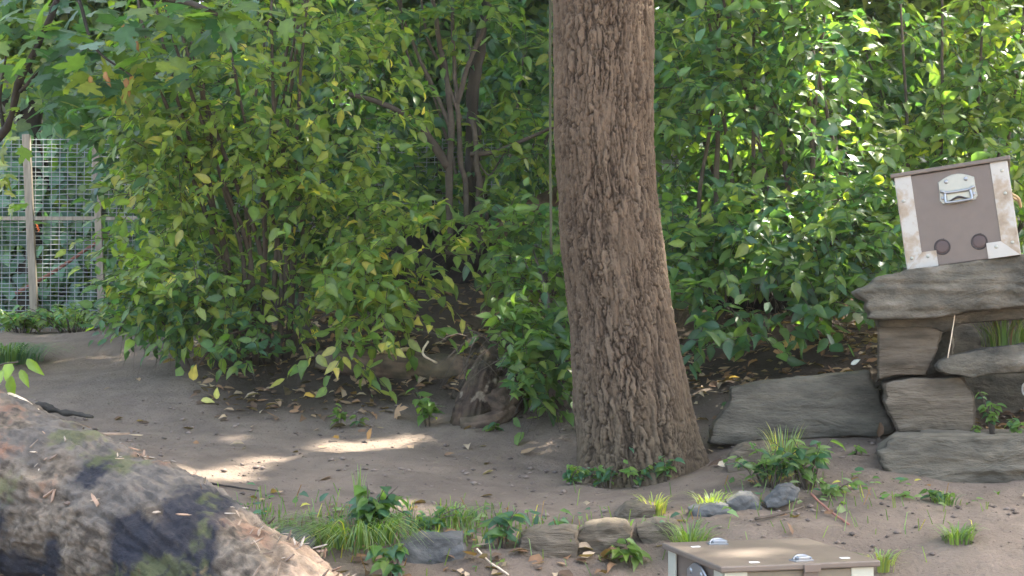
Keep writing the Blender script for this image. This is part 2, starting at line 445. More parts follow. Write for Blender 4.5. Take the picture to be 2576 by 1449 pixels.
def leaves_geometry(pos, A, N, size, col, T, width=None):
    V, Fc, sh = T
    n, k = len(pos), len(V)
    M = frames(A, N)
    L = np.broadcast_to(V, (n, k, 3)).copy()
    L[..., 2] *= rng.uniform(-0.3, 2.4, n)[:, None]; L[..., 0] *= rng.uniform(0.72, 1.18, n)[:, None]
    L[..., 0] += (rng.normal(size=n) * 0.16)[:, None] * L[..., 1] ** 2
    if width is not None: L[..., 0] *= width[:, None]
    W = pos[:, None] + np.einsum('nij,nkj->nki', M, L) * size[:, None, None]
    C = col[:, None, :] * sh[None, :, None]
    Fa = Fc[None] + (np.arange(n) * k)[:, None, None]
    return W.reshape(-1, 3), Fa.reshape(-1, 3), C.reshape(-1, 3)

# sun flecks: crown and shrub leaves are left out along these sun rays (px, py, depth, half width m, half depth m)
FLECKS = [(890, 1124, 6.5, 0.20, 0.12), (985, 1105, 6.65, 0.14, 0.07), (1055, 1215, 5.76, 0.06, 0.03), (970, 1272, 5.35, 0.05, 0.04), (1500, 1318, 5.05, 0.10, 0.02), (1390, 1172, 6.1, .05, .02), (1340, 1215, 5.85, .05, .02), (700, 1140, 6.2, .06, .03), (280, 1195, 4.3, .08, .04), (820, 1128, 6.45, 0.05, 0.06), (1050, 1098, 6.72, 0.05, 0.02), (545, 1188, 5.78, 0.11, 0.12), (490, 1208, 5.62, 0.06, 0.06), (640, 1150, 6.05, 0.06, 0.05), (590, 1092, 6.6, 0.05, 0.02), (1062, 1219, 5.74, 0.035, 0.03), (978, 1262, 5.4, 0.025, 0.04),
          (1395, 1176, 6.1, 0.02, 0.02), (1350, 1208, 5.87, 0.03, 0.02), (1385, 1098, 6.7, 0.04, 0.015), (1070, 1290, 5.2, 0.03, 0.015), (1160, 1288, 5.22, 0.02, 0.02), (1200, 920, 7.15, 0.02, 0.05), (1225, 985, 7.05, 0.015, 0.03), (1500, 1322, 5.0, 0.06, 0.015), (1640, 1285, 5.3, 0.05, 0.03), (1790, 1258, 5.3, 0.05, 0.03),
          (1800, 1190, 6.1, 0.02, 0.01), (330, 1190, 4.2, 0.05, 0.03), (620, 1325, 3.8, 0.06, 0.02), (760, 1400, 3.6, 0.05, 0.02), (60, 1010, 4.5, 0.03, 0.03), (120, 985, 7.5, 0.05, 0.015), (1840, 1393, 4.08, 0.07, 0.006), (2000, 1352, 4.38, 0.05, 0.004), (1740, 1378, 4.2, 0.04, 0.005), (1960, 1378, 4.2, 0.05, 0.003), (1850, 1418, 3.95, 0.05, 0.003),
          (2090, 945, 6.42, 0.14, 0.006), (1990, 952, 6.42, 0.07, 0.004), (2390, 900, 6.05, 0.03, 0.006), (2500, 872, 6.1, 0.07, 0.006), (2580, 652, 6.1, 0.06, 0.05), (1660, 750, 6.22, 0.03, 0.05), (1680, 810, 6.22, 0.02, 0.05),
          (84, 380, 11.5, .06, .06), (86, 450, 11.5, .06, .06), (88, 520, 11.5, .06, .06), (90, 600, 11.5, .06, .06), (92, 680, 11.5, .06, .06), (94, 750, 11.5, .06, .06), (256, 400, 11.5, .05, .05), (258, 470, 11.5, .05, .05)]
_fl = []
for px, py, Y, ax, ay in FLECKS:
    p = at(px, py, Y); _fl.append((p[0] - SUN[0] / SUN[2] * p[2], p[1] - SUN[1] / SUN[2] * p[2], ax, ay))
_fl = np.array(_fl)
def sunspot(P, grow=0.0):
    """1 inside a fleck's sun ray, by leaf position."""
    u = P[:, 0] - SUN[0] / SUN[2] * P[:, 2]; v = P[:, 1] - SUN[1] / SUN[2] * P[:, 2]
    w = 0.75 * fbm(np.stack([u * 9, v * 16, 0 * u], -1), 3, 91)
    d = ((u[:, None] - _fl[None, :, 0]) / (_fl[None, :, 2] + grow)) ** 2 + ((v[:, None] - _fl[None, :, 1]) / (_fl[None, :, 3] + grow)) ** 2
    return (np.sqrt(d) + w[:, None] < 1.12).any(1)

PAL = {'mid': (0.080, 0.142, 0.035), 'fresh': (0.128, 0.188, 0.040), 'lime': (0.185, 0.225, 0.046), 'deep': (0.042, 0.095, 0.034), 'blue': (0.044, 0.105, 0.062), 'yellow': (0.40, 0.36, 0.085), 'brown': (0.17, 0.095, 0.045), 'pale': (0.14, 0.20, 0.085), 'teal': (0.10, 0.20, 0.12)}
def colours(n, mix):
    keys = list(mix); p = np.array([mix[k] for k in keys], float); p /= p.sum()
    c = np.array([PAL[k] for k in keys])[rng.choice(len(keys), n, p=p)]
    return c * rng.uniform(0.78, 1.25, (n, 1)) * rng.uniform(0.93, 1.07, (n, 3))

class Foliage:
    def __init__(s): s.pos = []; s.A = []; s.N = []; s.size = []; s.col = []; s.tw = Bag(); s.tag = []
    def add(s, pos, A, N, size, col):
        s.pos.append(pos); s.A.append(A); s.N.append(N); s.size.append(size); s.col.append(col)
    def arrays(s): return tuple(np.concatenate(x) for x in (s.pos, s.A, s.N, s.size, s.col))
    def sprays(s, centre, rad, n, mix, size=(0.06, 0.10), length=(0.16, 0.34), per=(5, 9), shell=0.2, droop=0.45, hang=0.38, bias=(0, -0.25, 0.05), gap=0.0, seed=0, floor=None):
        """n twigs with alternate leaves through an ellipsoid."""
        centre = np.asarray(centre); rad = np.asarray(rad, float)
        u = unit(rng.normal(size=(n, 3))); r = (shell ** 3 + (1 - shell ** 3) * rng.random((n, 1))) ** (1 / 3)
        p = centre + u * r * rad
        keep = np.ones(n, bool)
        if gap: keep &= fbm(p * 2.7, 2, 40) > (-0.45 + gap)
        if floor is not None: keep &= p[:, 2] > floor
        keep &= p[:, 2] > ground(p[:, 0], p[:, 1]) + 0.03
        p = p[keep]; u = u[keep]; n = len(p)
        if n == 0: return
        d = unit(u * 0.7 + rng.normal(size=(n, 3)) * 0.45 + np.array(bias) + np.array((0, 0, 0.15)))
        L = rng.uniform(*length, n)
        k = rng.integers(per[0], per[1] + 1, n)
        side = unit(np.cross(d, np.array((0, 0, 1.0)) + 0 * d))
        for kk in range(per[1]):
            m = kk < k
            if not m.any(): continue
            t = (kk + 0.6) / k[m]
            q = p[m] + d[m] * (L[m] * t)[:, None] + np.array((0, 0, -1.0)) * (droop * L[m] * t ** 2)[:, None]
            sg = 1 if kk % 2 else -1
            last = (kk == k[m] - 1)[:, None]
            A = d[m] * np.where(last, 0.9, 0.45) + side[m] * sg * np.where(last, 0.05, 0.65) + np.array((0, 0, -hang)) + rng.normal(size=(m.sum(), 3)) * 0.34
            N = np.array((0, 0, 0.75)) + np.array((0, -0.45, 0)) + u[m] * 0.25 + rng.normal(size=(m.sum(), 3)) * 0.40
            s.add(q, A, N, rng.uniform(*size, m.sum()), colours(m.sum(), mix))
        # twigs
        ts = np.linspace(0, 1, 4)
        Q = p[:, None] + d[:, None] * (L[:, None, None] * ts[None, :, None]) + np.array((0, 0, -1.0)) * (droop * L[:, None, None] * (ts ** 2)[None, :, None])
        a = unit(np.cross(d, np.array((0.3, 0.2, 1.0)))); b = np.cross(d, a)
        rr = np.array((0.0026, 0.0021, 0.0016, 0.0009))
        ring = []
        for th in (0, 2.094, 4.189):
            ring.append(Q + rr[None, :, None] * (a * math.cos(th) + b * math.sin(th))[:, None])
        Vv = np.stack(ring, 2).reshape(-1, 3)                           # n,4,3
        base = (np.arange(n) * 12)[:, None, None]
        seg = np.array([[3 * k_ + j_, 3 * k_ + (j_ + 1) % 3, 3 * k_ + 3 + (j_ + 1) % 3, 3 * k_ + 3 + j_] for k_ in range(3) for j_ in range(3)])
        s.tw.add(Vv, (seg[None] + base).reshape(-1, 4))

def leaf_variants(mat, T, cols, name='leaf'):
    V, Fc, sh = T
    return [make_mesh(name, V, [Fc], mat, np.array(c)[None] * sh[:, None]) for c in cols]

def single_leaves(root, pos, A, N, size, col, T, mat, name='leaf'):
    """Each leaf an object; meshes shared between leaves of (nearly) one colour."""
    if not len(pos): return
    M = frames(A, N); off = np.array(root.location)
    order = np.argsort(col[:, 1] / (col[:, 0] + 1e-6) + col.sum(1) * 0.5)
    groups = np.array_split(order, min(24, max(1, len(order) // 3)))
    for g in groups:
        if not len(g): continue
        V, Fc, sh = T
        V = V * (random.uniform(.75, 1.15), 1, random.uniform(-.2, 2.2)); V[:, 0] += random.gauss(0, .14) * V[:, 1] ** 2
        me = make_mesh(name, V, [Fc], mat, col[g].mean(0)[None] * sh[:, None])
        for q in g:
            o = bpy.data.objects.new(name, me); COL.objects.link(o); o.parent = root
            m4 = np.eye(4); m4[:3, :3] = M[q] * size[q]; m4[:3, 3] = pos[q] - off
            o.matrix_basis = Matrix(m4.tolist())

def build_foliage(root, fol, T=T_LOW, mat=M_LEAF, singles=300, carve=True, Tsingle=T_FINE, clear=None):
    pos, A, N, size, col = fol.arrays()
    k = ~sunspot(pos) if carve else np.ones(len(pos), bool)
    k &= pos[:, 2] > ground(pos[:, 0], pos[:, 1]) + 0.012
    if clear is not None: k &= ~clear(pos)
    pos, A, N, size, col = pos[k], A[k], N[k], size[k], col[k]
    px, py = project(pos)
    inside = (px > 0) & (px < 2576) & (py > 0) & (py < 1449)
    score = size / (pos[:, 1] ** 3.0); score[~inside] = -1
    order = np.argsort(-score)
    near = np.zeros(len(pos), bool)
    ns = min(singles, int(inside.sum()))
    near[order[:ns]] = True
    single_leaves(root, pos[near], A[near], N[near], size[near], col[near], Tsingle, mat)
    r = ~near
    if r.any():
        V, Fa, C = leaves_geometry(pos[r], A[r], N[r], size[r], col[r], T)
        tag(obj('foliage', V, [Fa], mat, root, C), kind='stuff')
    if fol.tw.n:
        Vt, Ft, Ct = fol.tw.arrays()
        tag(obj('twigs', Vt, Ft, M_TWIG, root), kind='stuff')

def stem(root, P, r0, r1, name='stem', mat=None, seg=7, n=18):
    V, Q, T3 = tube([p for p in P], np.linspace(r0, r1, 8), seg, n)
    V = V + fbm(V * 9, 2, 5)[:, None] * r0 * 0.5 * np.array((1, 1, 0.3))
    return obj(name, V, [Q, T3], mat or M_TWIG, root)

def on_ground(px, py, Y, sink=0.0):
    p = at(px, py, Y); p[2] = float(ground(p[0], p[1])) - sink
    return p

# ------------------------------------------------------------------ the big oak
def lerp_(a, b, t): return a * (1 - t) + b * t
def trunk_profile():
    rows = [(-700, 1512, 250), (0, 1517, 247), (340, 1519, 245), (480, 1527, 241), (620, 1540, 256), (800, 1562, 256), (960, 1584, 280), (1110, 1602, 304), (1190, 1610, 330), (1240, 1612, 372), (1290, 1612, 420)]
    pts = []
    for py, cx, w in rows[::-1]:
        p = at(cx, py, 6.25); pts.append((p[2], p[0], w / F * 6.25 / 2))
    pts.append((5.2, at(1500, 0, 6.25)[0], 0.185)); pts.append((7.2, at(1540, 0, 6.25)[0], 0.11))
    return np.array(pts)
oak_base = np.array((at(1610, 1200, 6.25)[0], 6.25, float(ground(at(1610, 1200, 6.25)[0], 6.25))))
oak = empty('oak_tree', oak_base)
tag(oak, 'large oak with a thick furrowed brown trunk standing alone on the path', 'tree')
tp = trunk_profile()
NA, NZ = 400, 900
zz = np.concatenate([np.linspace(-0.15, 2.35, NZ - 120), np.linspace(2.36, 7.2, 120)])
cx = np.interp(zz, tp[:, 0], tp[:, 1]); rr = np.interp(zz, tp[:, 0], tp[:, 2])
ker = np.ones(41) / 41
cx = np.convolve(np.pad(cx, 20, 'edge'), ker, 'valid'); rr = np.convolve(np.pad(rr, 20, 'edge'), ker, 'valid')
th = np.arange(NA) / NA * 2 * math.pi
TH, ZZ = np.meshgrid(th, zz)
def cells(u, v, around, seed):
    iu, iv = np.floor(u), np.floor(v)
    f1 = np.full(u.shape, 9.0); f2 = f1.copy(); idh = np.zeros(u.shape)
    for du in (-1, 0, 1):
        for dv in (-1, 0, 1):
            cu, cv = iu + du, iv + dv
            wu = np.mod(cu, around).astype(int); zv = np.zeros_like(wu)
            hx = _hash(wu, cv.astype(int), zv, seed); hy = _hash(wu, cv.astype(int), zv, seed + 4)
            d = np.hypot((cu + 0.05 + 0.9 * hx - u) * 1.15, cv + 0.9 * hy - v)
            hh = _hash(wu, cv.astype(int), zv, seed + 8)
            nearer = d < f1
            f2 = np.where(nearer, f1, np.minimum(f2, d)); idh = np.where(nearer, hh, idh); f1 = np.where(nearer, d, f1)
    return f2 - f1, idh
def bark_height(TH, ZZ):
    c_, s_ = np.cos(TH), np.sin(TH)
    def N(f, fz, sd, o=3): return fbm(np.stack([c_ * f, s_ * f, ZZ * fz], -1), o, sd)
    wob = 1.3 * N(2.2, 3.0, 1) + 0.7 * N(7, 10, 2) + 0.40 * N(18, 36, 3)
    e1, id1 = cells(TH / (2 * math.pi) * 64 + wob, ZZ / 0.135 + 1.3 * N(3, 5, 4) + 0.5 * N(16, 20, 6), 64, 5)
    e2, id2 = cells(TH / (2 * math.pi) * 96 + wob * 1.4, ZZ / 0.066 + 1.2 * N(5, 9, 14) + 0.5 * N(22, 34, 16), 96, 25)
    w = 0.32 + 0.20 * N(9, 9, 40)
    open_ = np.clip(0.80 + 1.2 * N(6, 4, 44), 0.35, 1)                    # some furrows are shallow
    a = 1 - (1 - np.clip(e1 / w, 0, 1) ** 0.8) * open_
    b = 1 - (1 - np.clip(e2 / 0.26, 0, 1)) * 0.70 * np.clip(0.6 + 1.6 * N(8, 7, 47), 0, 1)
    fine = N(30, 42, 30, 4)
    ridge = N(9, 3, 33)
    return np.clip(a * b, 0, 1), 0.65 * id1 + 0.35 * id2, fine, ridge
E, ID, FN, RG = bark_height(TH, ZZ)
flare = np.clip((0.32 - ZZ) / 0.45, 0, 1) ** 2 * 0.05 * (np.cos(TH * 5 + 0.6) + 0.4 * np.cos(TH * 3))
H = 0.0155 * (E - 0.6) + 0.008 * (ID - 0.5) * E + 0.0045 * FN + 0.006 * RG
RRm = rr[:, None] + H + flare
TX = cx[:, None] + RRm * np.cos(TH); TY = 6.25 + RRm * np.sin(TH); TZ = ZZ + oak_base[2]
TV = np.stack([TX, TY, TZ], -1).reshape(-1, 3)
i, j = np.meshgrid(np.arange(NA), np.arange(NZ - 1)); a = (j * NA + i).ravel(); b = (j * NA + (i + 1) % NA).ravel()
TF = np.stack([a, b, b + NA, a + NA], -1)
plate = np.array((0.084, 0.058, 0.037)); furrow = np.array((0.019, 0.013, 0.009)); greyp = np.array((0.138, 0.102, 0.070))
Em = np.clip(E * 1.15, 0, 1)[..., None]; IDm = ID[..., None]
TC = furrow * (1 - Em) + (plate * (1 - IDm) + greyp * IDm) * Em
TC = TC * (1 + 0.30 * FN[..., None])
lowm = np.clip((0.45 - ZZ) / 0.5, 0, 1)[..., None] * 0.5
TC = TC * (1 - lowm) + TC * np.array((0.92, 1.04, 0.98)) * lowm
sc_ = np.clip(1.3 - np.hypot((TH - 4.72) / 0.085, (ZZ - 1.07) / 0.065) + 0.4 * FN, 0, 1)[..., None] * 0.75     # bark worn to the pale inner layer
TC = lerp_(TC, np.array((0.165, 0.118, 0.078)), sc_)
obj('trunk', TV, [TF], M_BARK, oak, TC.reshape(-1, 3))
crown_c = np.array((2.0, 7.6, 6.6))
for k, (dx, dy, z0, dz) in enumerate([(-3.4, -0.8, 4.2, 1.6), (2.6, -1.6, 4.0, 1.9), (3.4, 2.2, 4.6, 1.6), (-1.8, 2.2, 5.0, 1.9), (0.6, -2.4, 5.2, 1.4), (-0.6, 0.6, 6.6, 2.0)]):
    bx = float(np.interp(z0, tp[:, 0], tp[:, 1]))
    P = [np.array((bx, 6.25, z0)), np.array((bx + dx * 0.35, 6.25 + dy * 0.35, z0 + dz * 0.5)), np.array((bx + dx * 0.7, 6.25 + dy * 0.7, z0 + dz * 0.8)), np.array((bx + dx, 6.25 + dy, z0 + dz))]
    stem(oak, P, 0.085, 0.02, 'limb', M_DARKBARK, 8, 22)
# crown: leaf clumps high above the frame
def crown_leaves(n, centre, rad, size, mix, thr, seed, freq=1.1, minz=3.0, flat=0.6):
    u = unit(rng.normal(size=(n, 3))) * (rng.random((n, 1)) ** (1 / 2.2))
    p = np.asarray(centre) + u * np.asarray(rad)
    s_uv = np.stack([p[:, 0] - SUN[0] / SUN[2] * p[:, 2], p[:, 1] - SUN[1] / SUN[2] * p[:, 2], p[:, 2] * 0.25], -1)
    if thr is None:                                                       # dense crown, ragged towards the sunny shrubs
        thr = np.where((np.abs(s_uv[:, 0] - 1.6) < 1.5) & (np.abs(s_uv[:, 1] - 7.55) < 1.0), 0.16, -0.9)
    A = unit(rng.normal(size=(n, 3)) + np.array((0, 0, -0.4))); N = rng.normal(size=(n, 3)) * (1 - flat) + np.array((0, 0, 1.0)); sz = rng.uniform(*size, n)
    k = (fbm(s_uv * freq, 3, seed) > thr) & (p[:, 2] > minz) & ~sunspot(p + A * sz[:, None] * 0.5, 0.05)
    return p[k], A[k], N[k], sz[k], colours(int(k.sum()), mix)
cl = crown_leaves(25000, (1.7, 7.9, 6.4), (5.4, 4.3, 2.1), (0.14, 0.22), {'mid': 3, 'deep': 3, 'fresh': 1}, None, 51)
V, Fa, C = leaves_geometry(*cl, T_LOW, width=np.full(len(cl[0]), 1.25))
tag(obj('crown', V, [Fa], M_LEAF, oak, C), kind='stuff')

tb = np.array((6.4, 9.2, 0.0)); tb[2] = float(ground(tb[0], tb[1]))
tall = empty('added_shade_tree', tb); tag(tall, 'unseen tall tree added so that its crown shades the scene', 'tree')  # unseen neighbour tree, added for the shade of its crown
stem(tall, [tb - (0, 0, .1), tb + (0, 0, 2.5), tb + (-.3, .1, 5), tb + (-.5, .1, 7.5)], .22, .09, 'trunk', M_DARKBARK, 12, 24)
for k in range(5):
    an = k * 1.256
    stem(tall, [tb + (-.2, 0, 4.2), tb + (-.6 + 1.1 * math.cos(an), math.sin(an), 5.6), tb + (-1 + 2.6 * math.cos(an), 2.3 * math.sin(an), 7.0)], .08, .02, 'limb', M_DARKBARK, 7, 14)
cl = crown_leaves(21000, (5.2, 9.4, 7.2), (5.0, 4.4, 2.3), (0.14, 0.22), {'mid': 3, 'deep': 3, 'fresh': 1}, None, 52)
V, Fa, C = leaves_geometry(*cl, T_LOW, width=np.full(len(cl[0]), 1.25))
tag(obj('crown', V, [Fa], M_LEAF, tall, C), kind='stuff')

# ------------------------------------------------------------------ stones
def resample(P, n):
    P = np.vstack([P, P[:1]]); d = np.r_[0, np.cumsum(np.linalg.norm(np.diff(P, axis=0), axis=1))]
    t = np.linspace(0, d[-1], n, endpoint=False)
    return np.stack([np.interp(t, d, P[:, k]) for k in range(3)], -1)

def stone(name, poly, Y, depth, label, mat=M_STONE, cat='stone', group=None, rough=0.008, strata=0.0, lean=0.0, bulge=0.02, bev=0.025, seed=0, n=110, yaw=0.0, smooth_n=1):
    """poly: outline in the picture, Y its distance; a block with that face and real depth behind it."""
    P = np.array([at(x, y, Y) for x, y in poly])
    P = resample(P, n)
    for _ in range(smooth_n): P = 0.25 * np.roll(P, 1, 0) + 0.5 * P + 0.25 * np.roll(P, -1, 0)
    c = P.mean(0)
    P[:, [0, 2]] += (P - c)[:, [0, 2]] * (0.05 * fbm(P * 14 + seed, 3, seed + 40))[:, None]
    vd = c[:2] - CAM[:2]; vd = vd / np.linalg.norm(vd); vd = vd / vd[1]
    rings = []
    size = np.linalg.norm(P - c, axis=1).mean()
    for f in (0.08, 0.16, 0.25, 0.34, 0.43, 0.52, 0.6, 0.68, 0.76, 0.83, 0.9, 0.96, 1.0):
        q = c + (P - c) * min(f, 1 - bev / size * (0.55 if f == 1.0 else 0)); 
        q = q.copy(); q[:, 1] += -bulge * (1 - f * f)
        rings.append(q)
    for k, f in enumerate((0.12, 0.3, 0.55, 0.8, 1.0)):
        q = P.copy() + 0; 
        q[:, 1] += bev * 0.8 + (depth - bev) * f; q[:, 0] += vd[0] * (bev * 0.8 + (depth - bev) * f)
        q[:, 2] = q[:, 2] + lean * f * depth
        s = 1 - 0.06 * f * f - (0.08 if f == 1.0 else 0); cc = c[[0, 2]] + (vd[0] * (bev * 0.8 + (depth - bev) * f), 0); q[:, [0, 2]] = cc + (q[:, [0, 2]] - cc) * s
        rings.append(q)
    V = np.concatenate(rings + [np.array([c + (0, -bulge, 0)]), np.array([c + (vd[0] * depth, depth, lean * depth)])])
    m = len(rings); a = np.arange(n); b = (a + 1) % n
    Q = np.concatenate([np.stack([k * n + a, k * n + b, (k + 1) * n + b, (k + 1) * n + a], -1) for k in range(m - 1)])
    T3 = np.concatenate([np.stack([b, a, np.full(n, m * n)], -1), np.stack([(m - 1) * n + a, (m - 1) * n + b, np.full(n, m * n + 1)], -1)])
    if yaw:
        cs, sn = math.cos(yaw), math.sin(yaw); d = V - c
        V = np.stack([c[0] + d[:, 0] * cs - d[:, 1] * sn, c[1] + d[:, 0] * sn + d[:, 1] * cs, V[:, 2]], -1)
    dirn = unit(V - (c + (vd[0] * depth * 0.4, depth * 0.4, 0)))
    n_b = 0.5 - np.abs(fbm(V * (11, 11, 17) + seed, 3, seed + 13)) * 2
    h = rough * fbm(V * 9 + seed * 7, 4, seed) + rough * 0.6 * fbm(V * 30 + seed, 3, seed + 3) + rough * 0.7 * n_b + rough * 0.35 * fbm(V * 70, 2, seed + 6)
    if strata:
        w = V[:, 2] + 0.03 * fbm(V * (3, 3, 6) + seed, 3, seed + 9)
        lay = vnoise(np.stack([w * 46, 0 * w + seed, V[:, 0] * 1.5], -1), seed + 4)
        h = h + strata * np.clip(lay * 1.8, -1, 1)
    kk = rng.normal(size=(26, 3)) * (1, 1.2, 0.8); kk = unit(kk)             # chipped facets
    sup = np.abs(dirn @ kk.T); h = h + rough * 1.6 * (sup.max(1) - 0.93) * 6
    V = V + dirn * h[:, None]
    o = obj(name, V, [Q, T3], mat, None, None)
    return tag(o, label, cat, group)

G_ST = 'stones of the dry stacked rock pile'
stone('boulder', [(1838, 975), (1900, 962), (2010, 948), (2100, 942), (2192, 930), (2205, 985), (2240, 1050), (2252, 1082), (2225, 1098), (2120, 1100), (1990, 1104), (1900, 1108), (1850, 1118), (1772, 1120), (1790, 1070), (1815, 1030), (1832, 1010)], 6.35, 0.5,
      'long dark grey boulder with a straight sunlit top edge beside the trunk', M_PALE2, 'boulder', G_ST, 0.008, 0.003, bev=0.02, seed=2, n=170)
stone('stone_block', [(2216, 960), (2300, 948), (2420, 945), (2448, 990), (2452, 1060), (2445, 1092), (2330, 1090), (2262, 1086), (2240, 1050), (2222, 1010)], 6.08, 0.4,
      'squarish brown stone block directly below the wedge shaped tan block', M_TAN, 'stone', G_ST, 0.009, 0.002, seed=4, n=130)
stone('stone_block', [(2206, 822), (2346, 818), (2372, 832), (2360, 872), (2330, 944), (2250, 946), (2208, 956)], 6.1, 0.36,
      'wedge shaped tan stone block with layered face carrying the capstone', M_TAN, 'stone', G_ST, 0.005, 0.004, seed=6, n=130, bev=0.014, smooth_n=0)
stone('stone_slab', [(2348, 918), (2380, 895), (2470, 876), (2580, 862), (2760, 858), (2760, 930), (2580, 934), (2500, 940), (2440, 950), (2420, 944), (2372, 942), (2355, 936)], 6.02, 0.42,
      'flat grey stone slab with torn lower edge under the grass clump', M_STONE, 'stone', G_ST, 0.01, 0.004, seed=8, n=160)
stone('capstone', [(2145, 744), (2152, 730), (2200, 697), (2290, 676), (2420, 660), (2560, 640), (2700, 622), (2900, 610), (2900, 735), (2740, 755), (2600, 760), (2530, 774), (2440, 780), (2400, 794), (2290, 802), (2230, 804), (2188, 800), (2176, 766)], 5.98, 0.62,
      'broad overhanging grey capstone on top of the rock pile', M_STONE, 'stone', G_ST, 0.013, 0.010, lean=0.02, seed=10, n=260)
stone('stone_slab', [(2196, 790), (2260, 790), (2400, 782), (2540, 764), (2600, 760), (2600, 800), (2420, 812), (2372, 834), (2346, 822), (2206, 826), (2200, 812)], 6.1, 0.45,
      'thin dark stone layer squeezed between the capstone and the tan block', M_STONE, 'stone', G_ST, 0.01, 0.005, seed=12, n=150)
stone('boulder', [(2185, 1130), (2230, 1100), (2330, 1096), (2470, 1098), (2580, 1092), (2760, 1090), (2800, 1230), (2580, 1245), (2480, 1236), (2380, 1232), (2320, 1228), (2260, 1215), (2215, 1180)], 5.72, 0.55,
      'long low grey stone ledge half sunk in soil under the rock pile', M_PALE2, 'boulder', G_ST, 0.012, 0.006, seed=14, n=190, bev=0.045)
stone('boulder', [(2640, 960), (2760, 940), (2860, 950), (2880, 1060), (2800, 1096), (2660, 1094), (2640, 1030)], 6.1, 0.4,
      'rounded grey boulder closing the dark gap beneath the flat slab', M_STONE, 'boulder', G_ST, 0.01, 0.002, seed=15)
stone('boulder', [(2380, 800), (2600, 760), (2900, 750), (2900, 1100), (2380, 1100)], 7.0, 0.5,
      'dark boulder at the back of the gap in the rock pile', M_STONE, 'boulder', G_ST, 0.02, 0.004, seed=16)
stone('boulder', [(2215, 800), (2390, 800), (2400, 1090), (2230, 1090)], 6.55, 0.4, 'rough boulder standing behind the tan block and brown block', M_STONE, 'boulder', G_ST, 0.02, 0.004, seed=17)
G_ED = 'low stones edging the path'
for args in [
    ([(690, 1352), (720, 1342), (772, 1348), (792, 1362), (780, 1392), (740, 1396), (700, 1378)], 4.75, 0.2, 'small flat grey stone beside the foreground log end', 20),
    ([(1012, 1370), (1060, 1352), (1140, 1350), (1168, 1352), (1172, 1440), (1165, 1470), (1040, 1470), (1015, 1400)], 4.75, 0.22, 'upright grey stone block with a tan side between grass and dead leaves', 21),
    ([(1310, 1352), (1345, 1335), (1420, 1328), (1446, 1338), (1450, 1400), (1430, 1450), (1310, 1450)], 4.8, 0.2, 'soft rounded grey stone sunk in the bank', 22),
    ([(1448, 1350), (1470, 1328), (1530, 1318), (1575, 1322), (1590, 1345), (1570, 1378), (1520, 1400), (1482, 1420), (1450, 1400)], 4.85, 0.24, 'pale angular stone with a sunlit top above the lower box', 23),
    ([(1545, 1300), (1575, 1275), (1620, 1266), (1645, 1270), (1648, 1300), (1610, 1322), (1560, 1325)], 5.25, 0.2, 'sloping grey stone beside the yellow lit tuft', 24),
    ([(1600, 1330), (1650, 1312), (1700, 1318), (1720, 1345), (1690, 1372), (1620, 1370)], 4.95, 0.2, 'rounded brown stone behind the corner of the lower box', 25),
    ([(1828, 1264), (1862, 1248), (1888, 1246), (1915, 1275), (1925, 1300), (1840, 1305)], 5.25, 0.18, 'humped blue grey stone left of its paler neighbour', 26),
    ([(1925, 1262), (1960, 1228), (1992, 1222), (2006, 1238), (1998, 1258), (1960, 1275), (1930, 1276)], 5.25, 0.16, 'tilted pale blue grey stone under the leafy clump', 27),
    ([(1826, 1170), (1836, 1140), (1870, 1122), (1920, 1118), (1960, 1130), (1975, 1190), (1930, 1210), (1840, 1206)], 5.85, 0.26, 'rounded grey stone half hidden by the leafy clump and tall grass', 28),
    ([(1740, 1282), (1790, 1268), (1830, 1272), (1845, 1300), (1800, 1316), (1745, 1312)], 5.2, 0.2, 'dark flat stone under the bright lime tuft', 29)]:
    stone('edging_stone', args[0], args[1], args[2], args[3], M_TAN if args[4] in (22, 23, 24, 25, 28) else M_PALE_ST, 'stone', G_ED, 0.010, 0.003, seed=args[4], n=90, bev=0.010, bulge=0.008, smooth_n=0)

# ------------------------------------------------------------------ boxes
M_PANEL = plain('brown_laminate', (0.122, 0.093, 0.073), 0.45, var=0.05, scale=30)
M_PANEL2 = plain('tan_laminate', (0.16, 0.134, 0.092), 0.5, var=0.06, scale=30)
M_LID = plain('brown_lid_board', (0.125, 0.098, 0.076), 0.5, var=0.10, scale=18, bump=0.1)
M_STRIP = rough_material('stained_cream_angle', [(0.30, (0.20, 0.14, 0.085)), (0.42, (0.31, 0.25, 0.18)), (0.50, (0.39, 0.365, 0.32)), (0.8, (0.43, 0.415, 0.38))], scale=7.0, detail=5, bump=0.08, bscale=40, rough=0.4, dist=0.003, stretch=(1, 1, 1), spec=0.4)
M_CREAM = plain('cream_angle', (0.40, 0.40, 0.32), 0.35, var=0.05)
M_STEEL = plain('bright_steel', (0.30, 0.31, 0.32), 0.35, metal=0.75, var=0.1)
M_STEEL2 = plain('zinc_plate', (0.35, 0.345, 0.29), 0.45, metal=0.35, var=0.1)
M_DARK = plain('dark_brown_plug', (0.026, 0.017, 0.015), 0.5)
M_ROPE = plain('tan_rope', (0.42, 0.30, 0.16), 0.9)
M_LABEL = plain('white_sticker', (0.75, 0.75, 0.72), 0.5, var=0.03)

def lathe(profile, seg=20):
    """profile [(r, y)]: disc-like turning about the y axis."""
    th = np.arange(seg) / seg * 2 * math.pi
    V = np.concatenate([np.stack([r * np.cos(th), np.full(seg, y), r * np.sin(th)], -1) for r, y in profile])
    m = len(profile); a = np.arange(seg); b = (a + 1) % seg
    Q = np.concatenate([np.stack([k * seg + a, k * seg + b, (k + 1) * seg + b, (k + 1) * seg + a], -1) for k in range(m - 1)])
    V = np.vstack([V, (0, profile[-1][1], 0)])
    T3 = np.stack([(m - 1) * seg + a, (m - 1) * seg + b, np.full(seg, m * seg)], -1)
    return V, Q, T3

